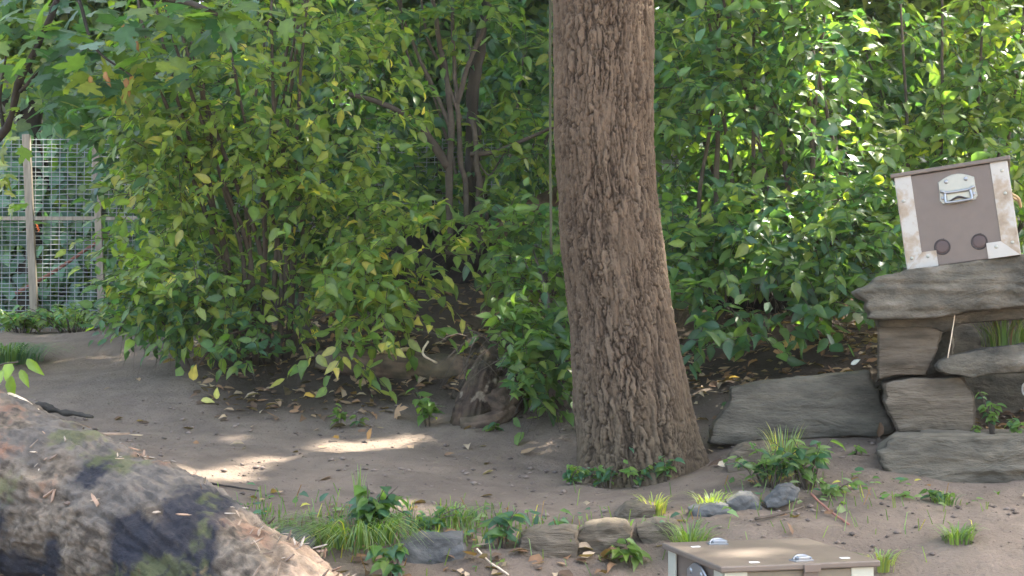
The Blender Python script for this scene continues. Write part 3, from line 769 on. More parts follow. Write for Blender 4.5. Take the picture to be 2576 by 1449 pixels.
def local(name, bag, mat, parent, smooth=False, loc=(0, 0, 0)):
    V, Fs, C = bag.arrays()
    return link(name, make_mesh(name, V, Fs, mat, C, smooth), parent, loc)

def rivet(parent, x, y, z, axis='front', r=0.0075, mat=None):
    V, Q, T3 = lathe([(r, 0), (r * 0.95, -0.002), (r * 0.55, -0.0038)], 14)
    if axis == 'left': V = V[:, [1, 0, 2]] * (1, -1, 1)
    return link('rivet', make_mesh('rivet', V, [Q, T3], mat or M_STEEL2, None, True), parent, (x, y, z))

def handle_plate(parent, w, h, rot_left=False, mat=None):
    """Pressed steel chest handle: rounded plate, hinge bosses and a drop bail."""
    mat = mat or M_STEEL2
    b = Bag()
    n = 14
    t = np.linspace(0, 1, n)
    out = [(-w / 2, h * 0.02)] + [(-w / 2 + w * q, h * (0.30 + 0.20 * math.sin(math.pi * q))) for q in t] + [(w / 2, h * 0.02), (w / 2 * 1.04, -h * 0.34), (w / 2 * 0.9, -h * 0.46), (w / 2 * 0.55, -h * 0.50), (-w / 2 * 0.55, -h * 0.50), (-w / 2 * 0.9, -h * 0.46), (-w / 2 * 1.04, -h * 0.34)]
    out = np.array(out)[::-1]; m = len(out)
    V = np.vstack([np.c_[out[:, 0], np.zeros(m), out[:, 1]], np.c_[out[:, 0] * 0.96, np.full(m, -0.004), out[:, 1] * 0.96], (0, -0.004, 0)])
    a = np.arange(m); c = (a + 1) % m
    b.add(V, np.stack([a, c, c + m, a + m], -1)); 
    b.add(V, np.stack([a + m, c + m, np.full(m, 2 * m)], -1))
    p = local('handle_plate', b, mat, parent)
    g = Bag()
    add_tube(g, [(-w * 0.46, -0.010, -h * 0.02), (-w * 0.40, -0.014, -h * 0.05), (-w * 0.26, -0.012, -h * 0.10), (w * 0.26, -0.012, -h * 0.10), (w * 0.40, -0.014, -h * 0.05), (w * 0.46, -0.010, -h * 0.02)], [0.006] * 6, 8, 24)
    g2 = local('hinge_bar', g, M_STEEL, p, True)
    g = Bag()
    add_tube(g, [(-w * 0.34, -0.012, -h * 0.10), (-w * 0.36, -0.016, -h * 0.38), (-w * 0.28, -0.018, -h * 0.44), (w * 0.28, -0.018, -h * 0.44), (w * 0.36, -0.016, -h * 0.38), (w * 0.34, -0.012, -h * 0.10)], [0.0055] * 6, 8, 30)
    local('bail', g, M_STEEL, p, True)
    g = Bag()
    q = Bag(); add_box(q, (0, -0.0055, -h * 0.25), (w * 0.60, 0.003, h * 0.20)); local('grip_recess', q, M_CREAM, p)
    q = Bag()
    add_tube(q, [(-w * 0.26, -0.0085, -h * 0.40), (0, -0.0085, -h * 0.30), (w * 0.26, -0.0085, -h * 0.40)], [0.003, 0.006, 0.003], 6, 12); local('grip_shadow_lip', q, M_DARK, p, True)
    for sx in (-1, 1):
        rivet(p, sx * w * 0.27, -0.004, h * 0.28, r=0.009, mat=M_STEEL)
        rivet(p, sx * w * 0.42, -0.004, -h * 0.26, r=0.008, mat=M_STEEL)
    return p

def crate(name, loc, rot, W, D, Hh, label, strip, front, upper):
    root = empty(name, loc); root.rotation_euler = rot; tag(root, label, 'box', 'brown wildlife boxes with pale corner strips')
    b = Bag(); add_box(b, (0, 0, Hh / 2), (W - 0.008, D - 0.008, Hh - 0.004)); body = local('side_panels', b, M_PANEL, root)
    b = Bag(); add_box(b, (0, -D / 2 + 0.001, Hh / 2), (W - 0.05, 0.006, Hh - 0.006), bev=0.001); local('front_panel', b, front, root)
    b = Bag(); add_box(b, (0, 0, Hh + 0.009), (W + 0.035, D + 0.035, 0.018), bev=0.004); lid = local('lid', b, M_LID, root)
    sw = 0.067
    t = 0.005
    for sx in (-1, 1):
        for sy in (-1, 1):                                                # the four corner angles, two flanges each
            g = Bag()
            add_box(g, (sx * (W / 2 - sw / 2 + 0.002), sy * (D / 2 + 0.003), Hh / 2), (sw, t, Hh), bev=0.0012)
            local('corner_strip', g, strip, root)
            g = Bag()
            add_box(g, (sx * (W / 2 + 0.0025), sy * (D / 2 - sw / 2 - 0.0005), Hh / 2), (t, sw - 0.003, Hh - 0.002), bev=0.0012)
            local('corner_strip', g, strip, root)
        # mitred foot piece lying along the lower edge of the front
        pts = np.array([(sx * (W / 2 + 0.001), 0.0), (sx * (W / 2 - 0.125), 0.0), (sx * (W / 2 - 0.125), 0.066), (sx * (W / 2 - sw), 0.066)])
        if sx > 0: pts = pts[::-1]
        y0, y1 = -D / 2 - 0.0055, -D / 2 - 0.0105
        V = np.vstack([np.c_[pts[:, 0], np.full(4, y0), pts[:, 1] + 0.001], np.c_[pts[:, 0], np.full(4, y1), pts[:, 1] + 0.001]])
        fq = [(4, 5, 6, 7)] + [(k, (k + 1) % 4, 4 + (k + 1) % 4, 4 + k) for k in range(4)]
        g = Bag(); g.add(V, np.array(fq)); local('foot_strip', g, strip, root)
        for zf in ((0.90, 0.66, 0.14) if sx > 0 else (0.74, 0.12)):
            rivet(root, sx * (W / 2 - 0.022 - 0.02 * (sx < 0) * 0), -D / 2 - 0.0055, Hh * zf)
        rivet(root, sx * (W / 2 - 0.088), -D / 2 - 0.0105, 0.046)
    if upper:
        hp = handle_plate(root, 0.148, 0.125); hp.location = (0.018, -D / 2 - 0.0025, Hh - 0.085)
        for x, z in ((-0.075, 0.078), (0.075, 0.078)):
            V, Q, T3 = lathe([(0.034, 0), (0.033, -0.003), (0.028, -0.003), (0.028, 0.0005)], 28)
            r = link('vent_ring', make_mesh('vent_ring', V[:-1], [Q], M_DARK, None, True), root, (x, -D / 2 - 0.0025, z))
            V, Q, T3 = lathe([(0.0279, -0.0008), (0.026, -0.002), (0.018, -0.0026)], 24)
            link('plug', make_mesh('plug', V, [Q, T3], plain('plug_brown', (0.060, 0.036, 0.031), 0.5), None, True), r, (0, 0, 0))
            q = Bag(); add_box(q, (0.006, -0.0035, 0.031), (0.014, 0.003, 0.006)); local('notch', q, M_DARK, r)
        g = Bag()
        add_tube(g, [(W / 2 + 0.004, -0.08, Hh * 0.68), (W / 2 + 0.030, -0.06, Hh * 0.62), (W / 2 + 0.034, 0.0, Hh * 0.54), (W / 2 + 0.030, 0.06, Hh * 0.62), (W / 2 + 0.004, 0.08, Hh * 0.68)], [0.006] * 5, 8, 24)
        local('rope_handle', g, M_ROPE, root, True)
    else:
        hp = handle_plate(root, 0.150, 0.13, mat=M_STEEL); hp.rotation_euler = (0, 0, R(-90)); hp.location = (-W / 2 - 0.006, -0.03, Hh - 0.068)
        # hasp over the front edge, latch and hinge on the lid, stickers
        g = Bag(); add_box(g, (0.03, -D / 2 - 0.009, Hh - 0.055), (0.045, 0.010, 0.10), bev=0.003); add_box(g, (0.03, -D / 2 - 0.021, Hh + 0.004), (0.050, 0.006, 0.022), bev=0.002)
        local('hasp', g, M_PANEL, root)
        for (x, y, rz) in ((0.02, -D / 2 + 0.028, 0.2), (-0.085, D / 2 - 0.05, -0.15)):
            g = Bag()
            c, s = math.cos(rz), math.sin(rz); Mz = ((c, -s, 0), (s, c, 0), (0, 0, 1))
            add_box(g, (x, y, Hh + 0.020), (0.060, 0.034, 0.004), M=Mz, bev=0.001)
            add_box(g, (x + 0.004, y, Hh + 0.026), (0.040, 0.018, 0.010), M=Mz, bev=0.003)
            add_tube(g, [(x - 0.024, y + 0.004, Hh + 0.022), (x - 0.01, y + 0.010, Hh + 0.030), (x + 0.012, y + 0.008, Hh + 0.031), (x + 0.028, y - 0.006, Hh + 0.024)], [0.004] * 4, 6, 14)
            local('latch', g, M_STEEL, lid)
        for (x, y) in ((-W / 2 + 0.05, D / 2 - 0.09), (-W / 2 + 0.10, -D / 2 + 0.03), (W / 2 - 0.06, -D / 2 + 0.045)):
            g = Bag(); add_box(g, (x, y, Hh + 0.0186), (0.026, 0.015, 0.0012)); local('sticker', g, M_LABEL, lid)
    return root
# the one on the capstone is tilted with it
fr = (at(2290, 678, 6.0) + at(2557, 640, 6.0)) / 2
yaw_u = R(-19)
D_, W_, H_ = 0.42, 0.452, 0.398
back = np.array((-math.sin(yaw_u), math.cos(yaw_u), 0)) * D_ / 2
crate('box', fr + back + (0, 0, -0.002), (0, R(-7.2), yaw_u), W_, D_, H_, 'brown box with stained pale corner strips tilted on the capstone', M_STRIP, M_PANEL, True)
A_ = at(1813, 1425, 3.9); th_ = R(13.5); W2 = 0.44
ex, ey = np.array((math.cos(th_), math.sin(th_), 0)), np.array((-math.sin(th_), math.cos(th_), 0))
lc = A_ + ex * 0.2375 + ey * 0.2375
crate('box', (lc[0], lc[1], A_[2] - 0.018 - 0.40), (0, 0, th_), W2, W2, 0.40, 'brown topped box with shiny latches half below the picture edge', M_CREAM, M_PANEL2, False)

# ------------------------------------------------------------------ wood: logs, stump, sticks
def rough_log(name, P, rad, n, seg, amp, colf, label, cat, parent=None, mat=M_ROT, seed=0, aspect=1.0, kind_label=True, fibre=0.5):
    P = np.array(P, float)
    V, Q, T3 = tube(P, rad, seg, n)
    axis = spline(P, n); ctr = np.vstack([np.repeat(axis, seg, 0), axis[:1], axis[-1:]])
    dirn = unit(V - ctr + 1e-9)
    sl = np.r_[0, np.cumsum(np.linalg.norm(np.diff(axis, axis=0), axis=1))]; sl = np.r_[np.repeat(sl, seg), sl[0], sl[-1]]
    th = np.r_[np.tile(np.arange(seg) / seg * 2 * math.pi, n), 0, 0]
    fb = np.stack([np.cos(th) * 3.2, np.sin(th) * 3.2, sl * 2.4], -1) + 0.35 * fbm(V * 4, 2, seed + 50)[:, None]
    fib = 0.6 * fbm(fb * 1.6, 3, seed + 31) + 0.6 * (0.4 - np.abs(fbm(fb * 3.4, 3, seed + 33)) * 2)
    h = amp * (fbm(V * 4 + seed, 3, seed) * 0.8 + fibre * fib + 0.30 * fbm(V * 16 + seed, 3, seed + 5) + 0.09 * fbm(V * 45, 2, seed + 8))
    V = V + dirn * h[:, None]
    C = colf(V, h / amp, fib[:, None])
    o = obj(name, V, [Q, T3], mat, parent, C)
    if kind_label: tag(o, label, cat)
    return o

def lerp(a, b, t): return np.asarray(a) * (1 - t) + np.asarray(b) * t
def log_colour(V, h, fib):
    n1 = fbm(V * 4.0 + 5, 4, 61)[:, None]; n2 = fbm(V * 6.5 + 15, 4, 67)[:, None]; n3 = fbm(V * 3.2 + 31, 4, 71)[:, None]
    n4 = (0.55 * fbm(V * 26, 4, 75) + 0.85 * fbm(V * 60, 3, 79))[:, None] + 0.15 * fib
    c = lerp((0.060, 0.050, 0.040), (0.19, 0.158, 0.122), np.clip(n4 * 1.3 + 0.45, 0, 1))
    c = lerp(c, (0.092, 0.086, 0.080), np.clip((n1 - 0.02 + n4 * .25) * 5, 0, 1) * 0.7)   # grey weathering
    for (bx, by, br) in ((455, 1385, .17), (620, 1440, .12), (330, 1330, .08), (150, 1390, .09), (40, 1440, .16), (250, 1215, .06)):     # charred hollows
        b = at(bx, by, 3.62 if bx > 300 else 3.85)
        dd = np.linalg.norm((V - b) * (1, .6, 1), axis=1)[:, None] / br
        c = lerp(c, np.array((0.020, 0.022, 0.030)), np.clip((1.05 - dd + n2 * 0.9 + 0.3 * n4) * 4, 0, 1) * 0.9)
    c = lerp(c, (0.085, 0.095, 0.038), np.clip((n2 - 0.20 + n4 * .3) * 6, 0, 1) * 0.6)    # moss
    c = lerp(c, (0.17, 0.088, 0.055), np.clip((n3 - 0.27 + n4 * .2) * 8, 0, 1) * 0.65)    # red rot
    edge = np.clip((V[:, 0:1] + 0.72 + 0.3 * n3) * 3, 0, 1) * np.clip((V[:, 2:3] - (0.155 - 0.42 * (V[:, 0:1] + 0.95)) + 0.25 * n1) * 9, 0, 1)
    return lerp(c, np.array((0.34, 0.25, 0.175)) * (0.75 + 0.6 * np.clip(n4 + .4, 0, 1)), edge * 0.85)
axp = [at(-520, 960, 4.85), at(-91, 1168, 4.3), at(160, 1290, 4.05), at(420, 1400, 3.8), at(739, 1620, 3.42), at(980, 1800, 3.2)]
flog_root = empty('rotten_log', axp[2] - (0, 0, 0.22)); tag(flog_root, 'huge rotten mossy log with charred patches and pale splinters in front', 'log')
flog = rough_log('trunk', axp, [0.24, 0.24, 0.225, 0.21, 0.185, 0.17], 460, 280, 0.042, log_colour, None, None, flog_root, seed=3, kind_label=False, fibre=0.45)
# pale splinters and chips lying in the cracks and along the broken top edge
Vl = np.array([v.co[:] for v in flog.data.vertices][::7]) + np.array(flog_root.location)
Nl = np.array([v.normal[:] for v in flog.data.vertices][::7])
px, py = project(Vl)
vis = (px > -20) & (px < 900) & (py > 950) & (py < 1470) & (Nl[:, 1] < 0.3)
chip_meshes = []
for k in range(6):
    L, w, tk = 0.035 + 0.02 * random.random(), 0.007 + 0.006 * random.random(), 0.003
    b = Bag(); pts = []
    V = np.array([(-w / 2, 0, 0), (w / 2, 0.1 * L, 0), (w * 0.4, 0.7 * L, 0.004), (0, L, 0.006), (-w * 0.5, 0.75 * L, 0.004)]) 
    V = np.vstack([V, V + (0, 0, tk)])
    fq = [(0, 1, 6, 5), (1, 2, 7, 6), (2, 3, 8, 7), (3, 4, 9, 8), (4, 0, 5, 9), (5, 6, 7, 9), (7, 8, 9, 9)]
    b.add(V, np.array(fq[:6])); b.add(V, np.array([(7, 8, 9)]))
    V_, F_, C_ = b.arrays()
    tone = [(0.28, 0.22, 0.16), (0.19, 0.14, 0.10), (0.36, 0.31, 0.25), (0.13, 0.09, 0.065), (0.24, 0.20, 0.16), (0.24, 0.16, 0.11)][k]
    chip_meshes.append(make_mesh('wood_chip', V_, F_, M_CHIP, np.array(tone)[None] * np.ones((len(V_), 1)), False))
def chip(p, nrm, s, heading, me=None, nm='wood_chip', lift=0.25):
    o = bpy.data.objects.new(nm, me or random.choice(chip_meshes)); COL.objects.link(o); o.parent = flog_root
    A = unit(np.asarray(heading) - nrm * (np.asarray(heading) @ nrm)) + nrm * lift
    M = frames(A[None], np.asarray(nrm)[None])[0]
    m4 = np.eye(4); m4[:3, :3] = M * s; m4[:3, 3] = p - np.array(flog_root.location) + nrm * 0.004
    o.matrix_basis = Matrix(m4.tolist())
cand = np.where(vis)[0]
clump = fbm(Vl[cand] * 7, 3, 140)
good = cand[clump > 0.30]
for q in rng.choice(good, 48): chip(Vl[q], Nl[q], random.uniform(0.3, 0.95), rng.normal(size=3) + (0.4, 0, -0.6), lift=random.uniform(0, 0.5))
for q in rng.choice(cand, 9): chip(Vl[q], Nl[q], random.uniform(1.0, 2.1), rng.normal(size=3) + (0.5, 0, -0.6), random.choice((chip_meshes[1], chip_meshes[3], chip_meshes[5])), 'bark_flake', random.uniform(0, .25))
rim = cand[(Nl[cand, 2] > 0.75) & (px[cand] > 620)]
if len(rim):
    for q in rng.choice(rim, 40): chip(Vl[q], Nl[q], random.uniform(0.35, 0.9), (1.0, -0.2, 0.2) + rng.normal(size=3) * 0.5, lift=random.uniform(0.2, 1.0))
rim = cand[(Nl[cand, 2] > 0.75) & (px[cand] < 620)]
if len(rim):
    for q in rng.choice(rim, 14): chip(Vl[q], Nl[q], random.uniform(0.3, 0.7), rng.normal(size=3), lift=random.uniform(0.0, 0.7))
# pale peeled splinters big enough to name
def stick(name, P, r0, r1, label, mat, parent=None, n=16):
    V, Q, T3 = tube(P, np.linspace(r0, r1, 6), 7, n)
    V = V + fbm(V * 30, 2, 3)[:, None] * r0 * 0.5
    o = obj(name, V, [Q, T3], mat, parent)
    if label: tag(o, label, 'stick')
    return o
M_PALE = plain('peeled_pale_wood', (0.58, 0.47, 0.34), 0.8, var=0.25, scale=40, bump=0.2)
stick('splinter', [at(535, 1395, 3.58), at(565, 1425, 3.56), at(625, 1450, 3.55)], 0.006, 0.013, None, M_PALE, flog_root)
stick('stick', [at(20, 992, 4.33), at(60, 1008, 4.30), at(95, 1036, 4.27)], 0.006, 0.009, 'short pale peeled stick lying on top of the rotten log', M_PALE)
stick('stick', [at(95, 1035, 6.75) + (0, 0, 0.03), at(160, 1046, 6.7) + (0, 0, 0.02), at(235, 1058, 6.6) + (0, 0, 0.02)], 0.022, 0.007, 'dark curved branch lying on the path behind the log', M_DARKBARK)
g1 = on_ground(460, 1222, 5.55); g2 = on_ground(560, 1226, 5.5); g3 = on_ground(650, 1232, 5.45)
stick('stick', [g1 + (0, 0, 0.008), g2 + (0, 0, 0.008), g3 + (0, 0, 0.008)], 0.005, 0.003, 'thin straight dark twig lying across the open path', M_DARKBARK)
stick('stick', [at(1078, 858, 7.5), at(1064, 880, 7.45), at(1068, 895, 7.42), at(1100, 912, 7.45)], 0.006, 0.006, 'pale bent twig shaped like a hook beside the fallen log', M_PALE)
stick('stick', [on_ground(2040, 1225, 5.35) + (0, 0, .03), on_ground(2090, 1275, 5.15) + (0, 0, .015), on_ground(2135, 1312, 5.0) + (0, 0, .012)], 0.005, 0.004, 'reddish straight twig on the bare bank below the leafy clump', M_RUST)
stick('stick', [on_ground(1900, 1305, 5.0) + (0, 0, .015), on_ground(1975, 1290, 5.1) + (0, 0, .015), on_ground(2020, 1268, 5.2) + (0, 0, .02)], 0.006, 0.004, 'pale brown twig below the two blue grey stones', M_TWIG)
stick('stick', [on_ground(1200, 1400, 4.75) + (0, 0, .03), on_ground(1230, 1420, 4.7) + (0, 0, .02), on_ground(1280, 1445, 4.62) + (0, 0, .02)], 0.004, 0.003, 'pale dry stalk lying on dead leaves beside the upright stone', M_PALE)

def bark_colour(dark):
    def f(V, h, fib):
        n4 = fbm(V * (20, 20, 20), 4, 175)[:, None] + 0.7 * fib; n1 = fbm(V * 5, 3, 171)[:, None]
        c = lerp(np.array((0.075, 0.055, 0.042)) * dark, np.array((0.17, 0.12, 0.085)) * dark, np.clip(n4 * 1.5 + 0.5, 0, 1))
        return lerp(c, np.array((0.10, 0.105, 0.06)) * dark, np.clip(n1 * 3, 0, 1) * 0.35)
    return f
rough_log('fallen_log', [at(800, 906, 7.75), at(900, 915, 7.7), at(1050, 925, 7.65), at(1150, 932, 7.65), at(1240, 945, 7.7)], [0.05, 0.078, 0.085, 0.075, 0.05], 130, 50, 0.022, bark_colour(1.0), 'dark brown fallen log lying on the bank below the hanging leaves', 'log', seed=12)
stump = empty('broken_stump', on_ground(1195, 1060, 7.0)); tag(stump, 'broken leaning stump with pale flaking bark next to the fallen log', 'stump')
def stump_colour(V, h, fib):
    c = bark_colour(0.55)(V, h, fib); n = fbm(V * 13 + 3, 4, 191)[:, None]
    return lerp(c, (0.26, 0.215, 0.16), np.clip((n - 0.27) * 9, 0, 1) * 0.8)
rough_log('trunk', [at(1170, 1100, 6.98), at(1185, 1040, 6.98), at(1208, 970, 7.05), at(1222, 905, 7.15), at(1212, 872, 7.2)], [0.07, 0.085, 0.075, 0.045, 0.015], 110, 70, 0.040, stump_colour, None, None, stump, seed=14, kind_label=False)
rough_log('root', [at(1225, 1040, 7.0), at(1268, 1000, 7.1), at(1300, 930, 7.25), at(1312, 880, 7.35)], [0.10, 0.09, 0.07, 0.03], 90, 50, 0.035, bark_colour(0.8), None, None, stump, seed=15, kind_label=False)
rough_log('root', [at(1160, 1075, 6.9), at(1220, 1068, 6.9), at(1290, 1030, 7.0)], [0.04, 0.05, 0.03], 60, 30, 0.02, bark_colour(0.8), None, None, stump, seed=16, kind_label=False)
fg_ = empty('shelf_fungus', at(990, 888, 7.62)); tag(fg_, 'cream yellow shelf fungus clustered on top of the fallen log', 'fungus')
for k in range(13):
    px_, py_ = 952 + 6.3 * k + random.uniform(-3, 3), 884 + random.uniform(-9, 6)
    c = at(px_, py_, 7.63 + random.uniform(-.02, .02)); r = random.uniform(0.018, 0.030)
    t = np.linspace(0, 2 * math.pi, 13)[:-1]
    top = np.stack([np.cos(t) * r * (1 + .15 * np.sin(3 * t + k)), -np.abs(np.sin(t)) * r * .9 + .2 * r * np.sin(t), 0.004 * np.cos(2 * t + k)], -1)
    V = np.vstack([top, top * .7 + (0, 0, -.012), (0, -.2 * r, .007), (0, 0, -.016)]) + c
    a = np.arange(12); b = (a + 1) % 12
    obj('bracket', V, [np.stack([a, b, b + 12, a + 12], -1), np.stack([b, a, np.full(12, 24)], -1), np.stack([a + 12, b + 12, np.full(12, 25)], -1)], M_FUNGUS, fg_)
# added near-black mounds: their colour stands in for deep shade
def hollow_shade_colour(V, h, fib): return np.broadcast_to(np.array((0.022, 0.019, 0.018)), (len(V), 3)) * (1 + 0.5 * fbm(V * 12, 3, 5)[:, None])
rough_log('shade_mound', [at(960, 690, 9.3), at(1060, 665, 9.25), at(1130, 660, 9.25), at(1210, 660, 9.3), at(1260, 690, 9.35)], [0.10, 0.22, 0.26, 0.20, 0.10], 90, 50, 0.06, hollow_shade_colour, 'added black mound coloured as the shade in the hollow at the sapling foot', 'mound', seed=18)
rough_log('shade_mound', [at(1770, 800, 8.6), at(1860, 770, 8.6), at(1960, 770, 8.6), at(2080, 800, 8.6)], [0.08, 0.15, 0.16, 0.08], 70, 40, 0.05, hollow_shade_colour, 'added dark mound coloured as the deep shade under the shrub beside the trunk', 'mound', seed=19)

# ------------------------------------------------------------------ fence, wall, poles
fy = 11.5
fence = empty('mesh_fence', (0, fy, float(ground(0, fy)))); tag(fence, 'wire mesh fence with weathered wooden posts along the back of the enclosure', 'fence')
posts = [(66, 338, 90, 790, .030), (240, 350, 258, 830, .027), (-160, 340, -140, 800, .028), (1286, 318, 1288, 720, .027), (2700, 330, 2700, 720, .027)]
for a_, b_, c_, d_, hw in posts:
    top, bot = at(a_, b_, fy), at(c_, d_, fy); bot[2] = min(bot[2], float(ground(bot[0], fy)) - 0.05)
    ax = top - bot; L = np.linalg.norm(ax)
    z_ = ax / L; x_ = unit(np.cross((0, 1.0, 0), z_)); M_ = np.stack([x_, np.cross(z_, x_), z_], -1)
    yw = R(8); Rz = np.array(((math.cos(yw), -math.sin(yw), 0), (math.sin(yw), math.cos(yw), 0), (0, 0, 1)))
    g = Bag(); add_box(g, (top + bot) / 2, (hw * 2, hw * 2, L), M=M_ @ Rz, bev=0.004)
    g.build('post', M_POST, fence, False)
zr = at(160, 550, fy)[2]
for x0, x1 in ((-400, 70), (82, 250), (262, 2700)):
    p0, p1 = at(x0, 552, fy), at(x1, 546, fy)
    g = Bag(); add_box(g, (p0 + p1) / 2 + (0, 0.0, 0), (p1[0] - p0[0], 0.035, 0.030)); g.build('rail', M_POST, fence, False)
wz0, wz1 = at(0, 850, fy)[2], at(0, 345, fy)[2]
g = Bag()
xw0, xw1 = at(-300, 0, fy)[0], at(2800, 0, fy)[0]
zs = np.arange(wz0, wz1, 0.0375)
for k, z in enumerate(zs):
    n = 40; x = np.linspace(xw0, xw1, n)
    P = np.stack([x, np.full(n, fy + 0.045), z + 0.006 * np.sin(x * 1.7 + k) + 0.003 * rng.normal(size=n)], -1)
    add_tube(g, P, np.full(n, 0.0032), 4)
for k, x in enumerate(np.arange(xw0, xw1, 0.066)):
    P = np.array([(x + 0.004 * rng.normal(), fy + 0.050, wz0 - 0.02), (x, fy + 0.050, (wz0 + wz1) / 2), (x + 0.004 * rng.normal(), fy + 0.050, wz1)])
    add_tube(g, P, np.full(3, 0.0032), 4)
tag(g.build('wire_mesh', M_WIRE, fence, False), kind='stuff')
g = Bag(); 
for k in range(3):
    c = at(90 + 2 * k, 562 + 5 * (k % 3), fy - 0.04); add_tube(g, [c, c + (0.02, -0.01, -0.02), c + (0.01, -0.02, -0.035)], [0.005, 0.005, 0.003], 5, 6)
g.build('orange_tie', M_ORANGE, fence)
pole = stick('rusty_pole', [at(40, 738, 11.75), at(140, 680, 11.75), at(240, 612, 11.75), at(420, 500, 11.75)], 0.017, 0.014, None, M_RUST)
tag(pole, 'thin reddish pole leaning diagonally behind the mesh fence', 'pole')
zwt = 3.3
n_, m_ = 240, 60
wx, wz = np.meshgrid(np.linspace(-8, 8, n_), np.linspace(0.2, zwt, m_))
wy = 13.8 + 0.12 * fbm(np.stack([wx * 0.8, wz * 1.2, 0 * wx], -1), 4, 9) + 0.03 * fbm(np.stack([wx * 6, wz * 6, 0 * wx], -1), 3, 19)
VV = np.concatenate([np.stack([wx, wy, wz], -1).reshape(-1, 3), np.stack([wx[-1], wy[-1] + 0.5, wz[-1]], -1), np.stack([wx[-1], wy[-1] * 0 + 14.5, wz[-1] * 0 + 0.2], -1)])
i, j = np.meshgrid(np.arange(n_ - 1), np.arange(m_ + 1)); a = (j * n_ + i).ravel()
back_wall = obj('rock_wall', VV, [np.stack([a, a + 1, a + 1 + n_, a + n_], -1)], M_WALL)
tag(back_wall, 'tall rough grey rock wall overgrown with ivy behind the mesh fence', 'wall')

# ------------------------------------------------------------------ ivy
ivy = empty('ivy', (-3.5, 13.6, 0.6)); tag(ivy, 'blue green ivy hanging on the rock wall behind the mesh fence', 'ivy')
n = 20000
x = rng.uniform(-6.5, 6.5, n); z = rng.uniform(0.5, 3.4, n)
k = (fbm(np.stack([x * 0.9, z * 0.9, 0 * x], -1), 3, 300) > -0.18 - 0.4 * (x < -2))
k &= ~((x < -4.62) & (z > 2.45))
k &= (x < -2.5) | (rng.random(n) < 0.6)
x, z = x[k], z[k]; n = len(x)
p = np.stack([x, 13.62 - np.where(x < -2.8, 0.9, 0.28) * rng.random(n) - 0.2 * np.clip(fbm(np.stack([x * 2, z * 2, 0 * x], -1), 2, 310), 0, 1), z], -1)
A = np.stack([rng.normal(size=n) * 0.5, -0.25 + rng.normal(size=n) * 0.2, np.full(n, -1.0)], -1)
N = np.stack([rng.normal(size=n) * 0.4, np.full(n, -1.0), 0.5 + rng.normal(size=n) * 0.3], -1)
V, Fa, C = leaves_geometry(p, A, N, rng.uniform(0.09, 0.17, n), colours(n, {'blue': 3, 'teal': 5, 'mid': 2}), T_HEART)
tag(obj('foliage', V, [Fa], M_IVY, ivy, C), kind='stuff')
for k in range(14):
    x0 = -5.2 + k * 0.75 + random.uniform(-.2, .2)
    stem(ivy, [np.array((x0, 13.62, 0.6)), np.array((x0 + random.uniform(-.2, .2), 13.60, 1.5)), np.array((x0 + random.uniform(-.4, .4), 13.60, 2.6 + random.random() * .5))], 0.014, 0.006, 'stem', M_TWIG, 5, 8)

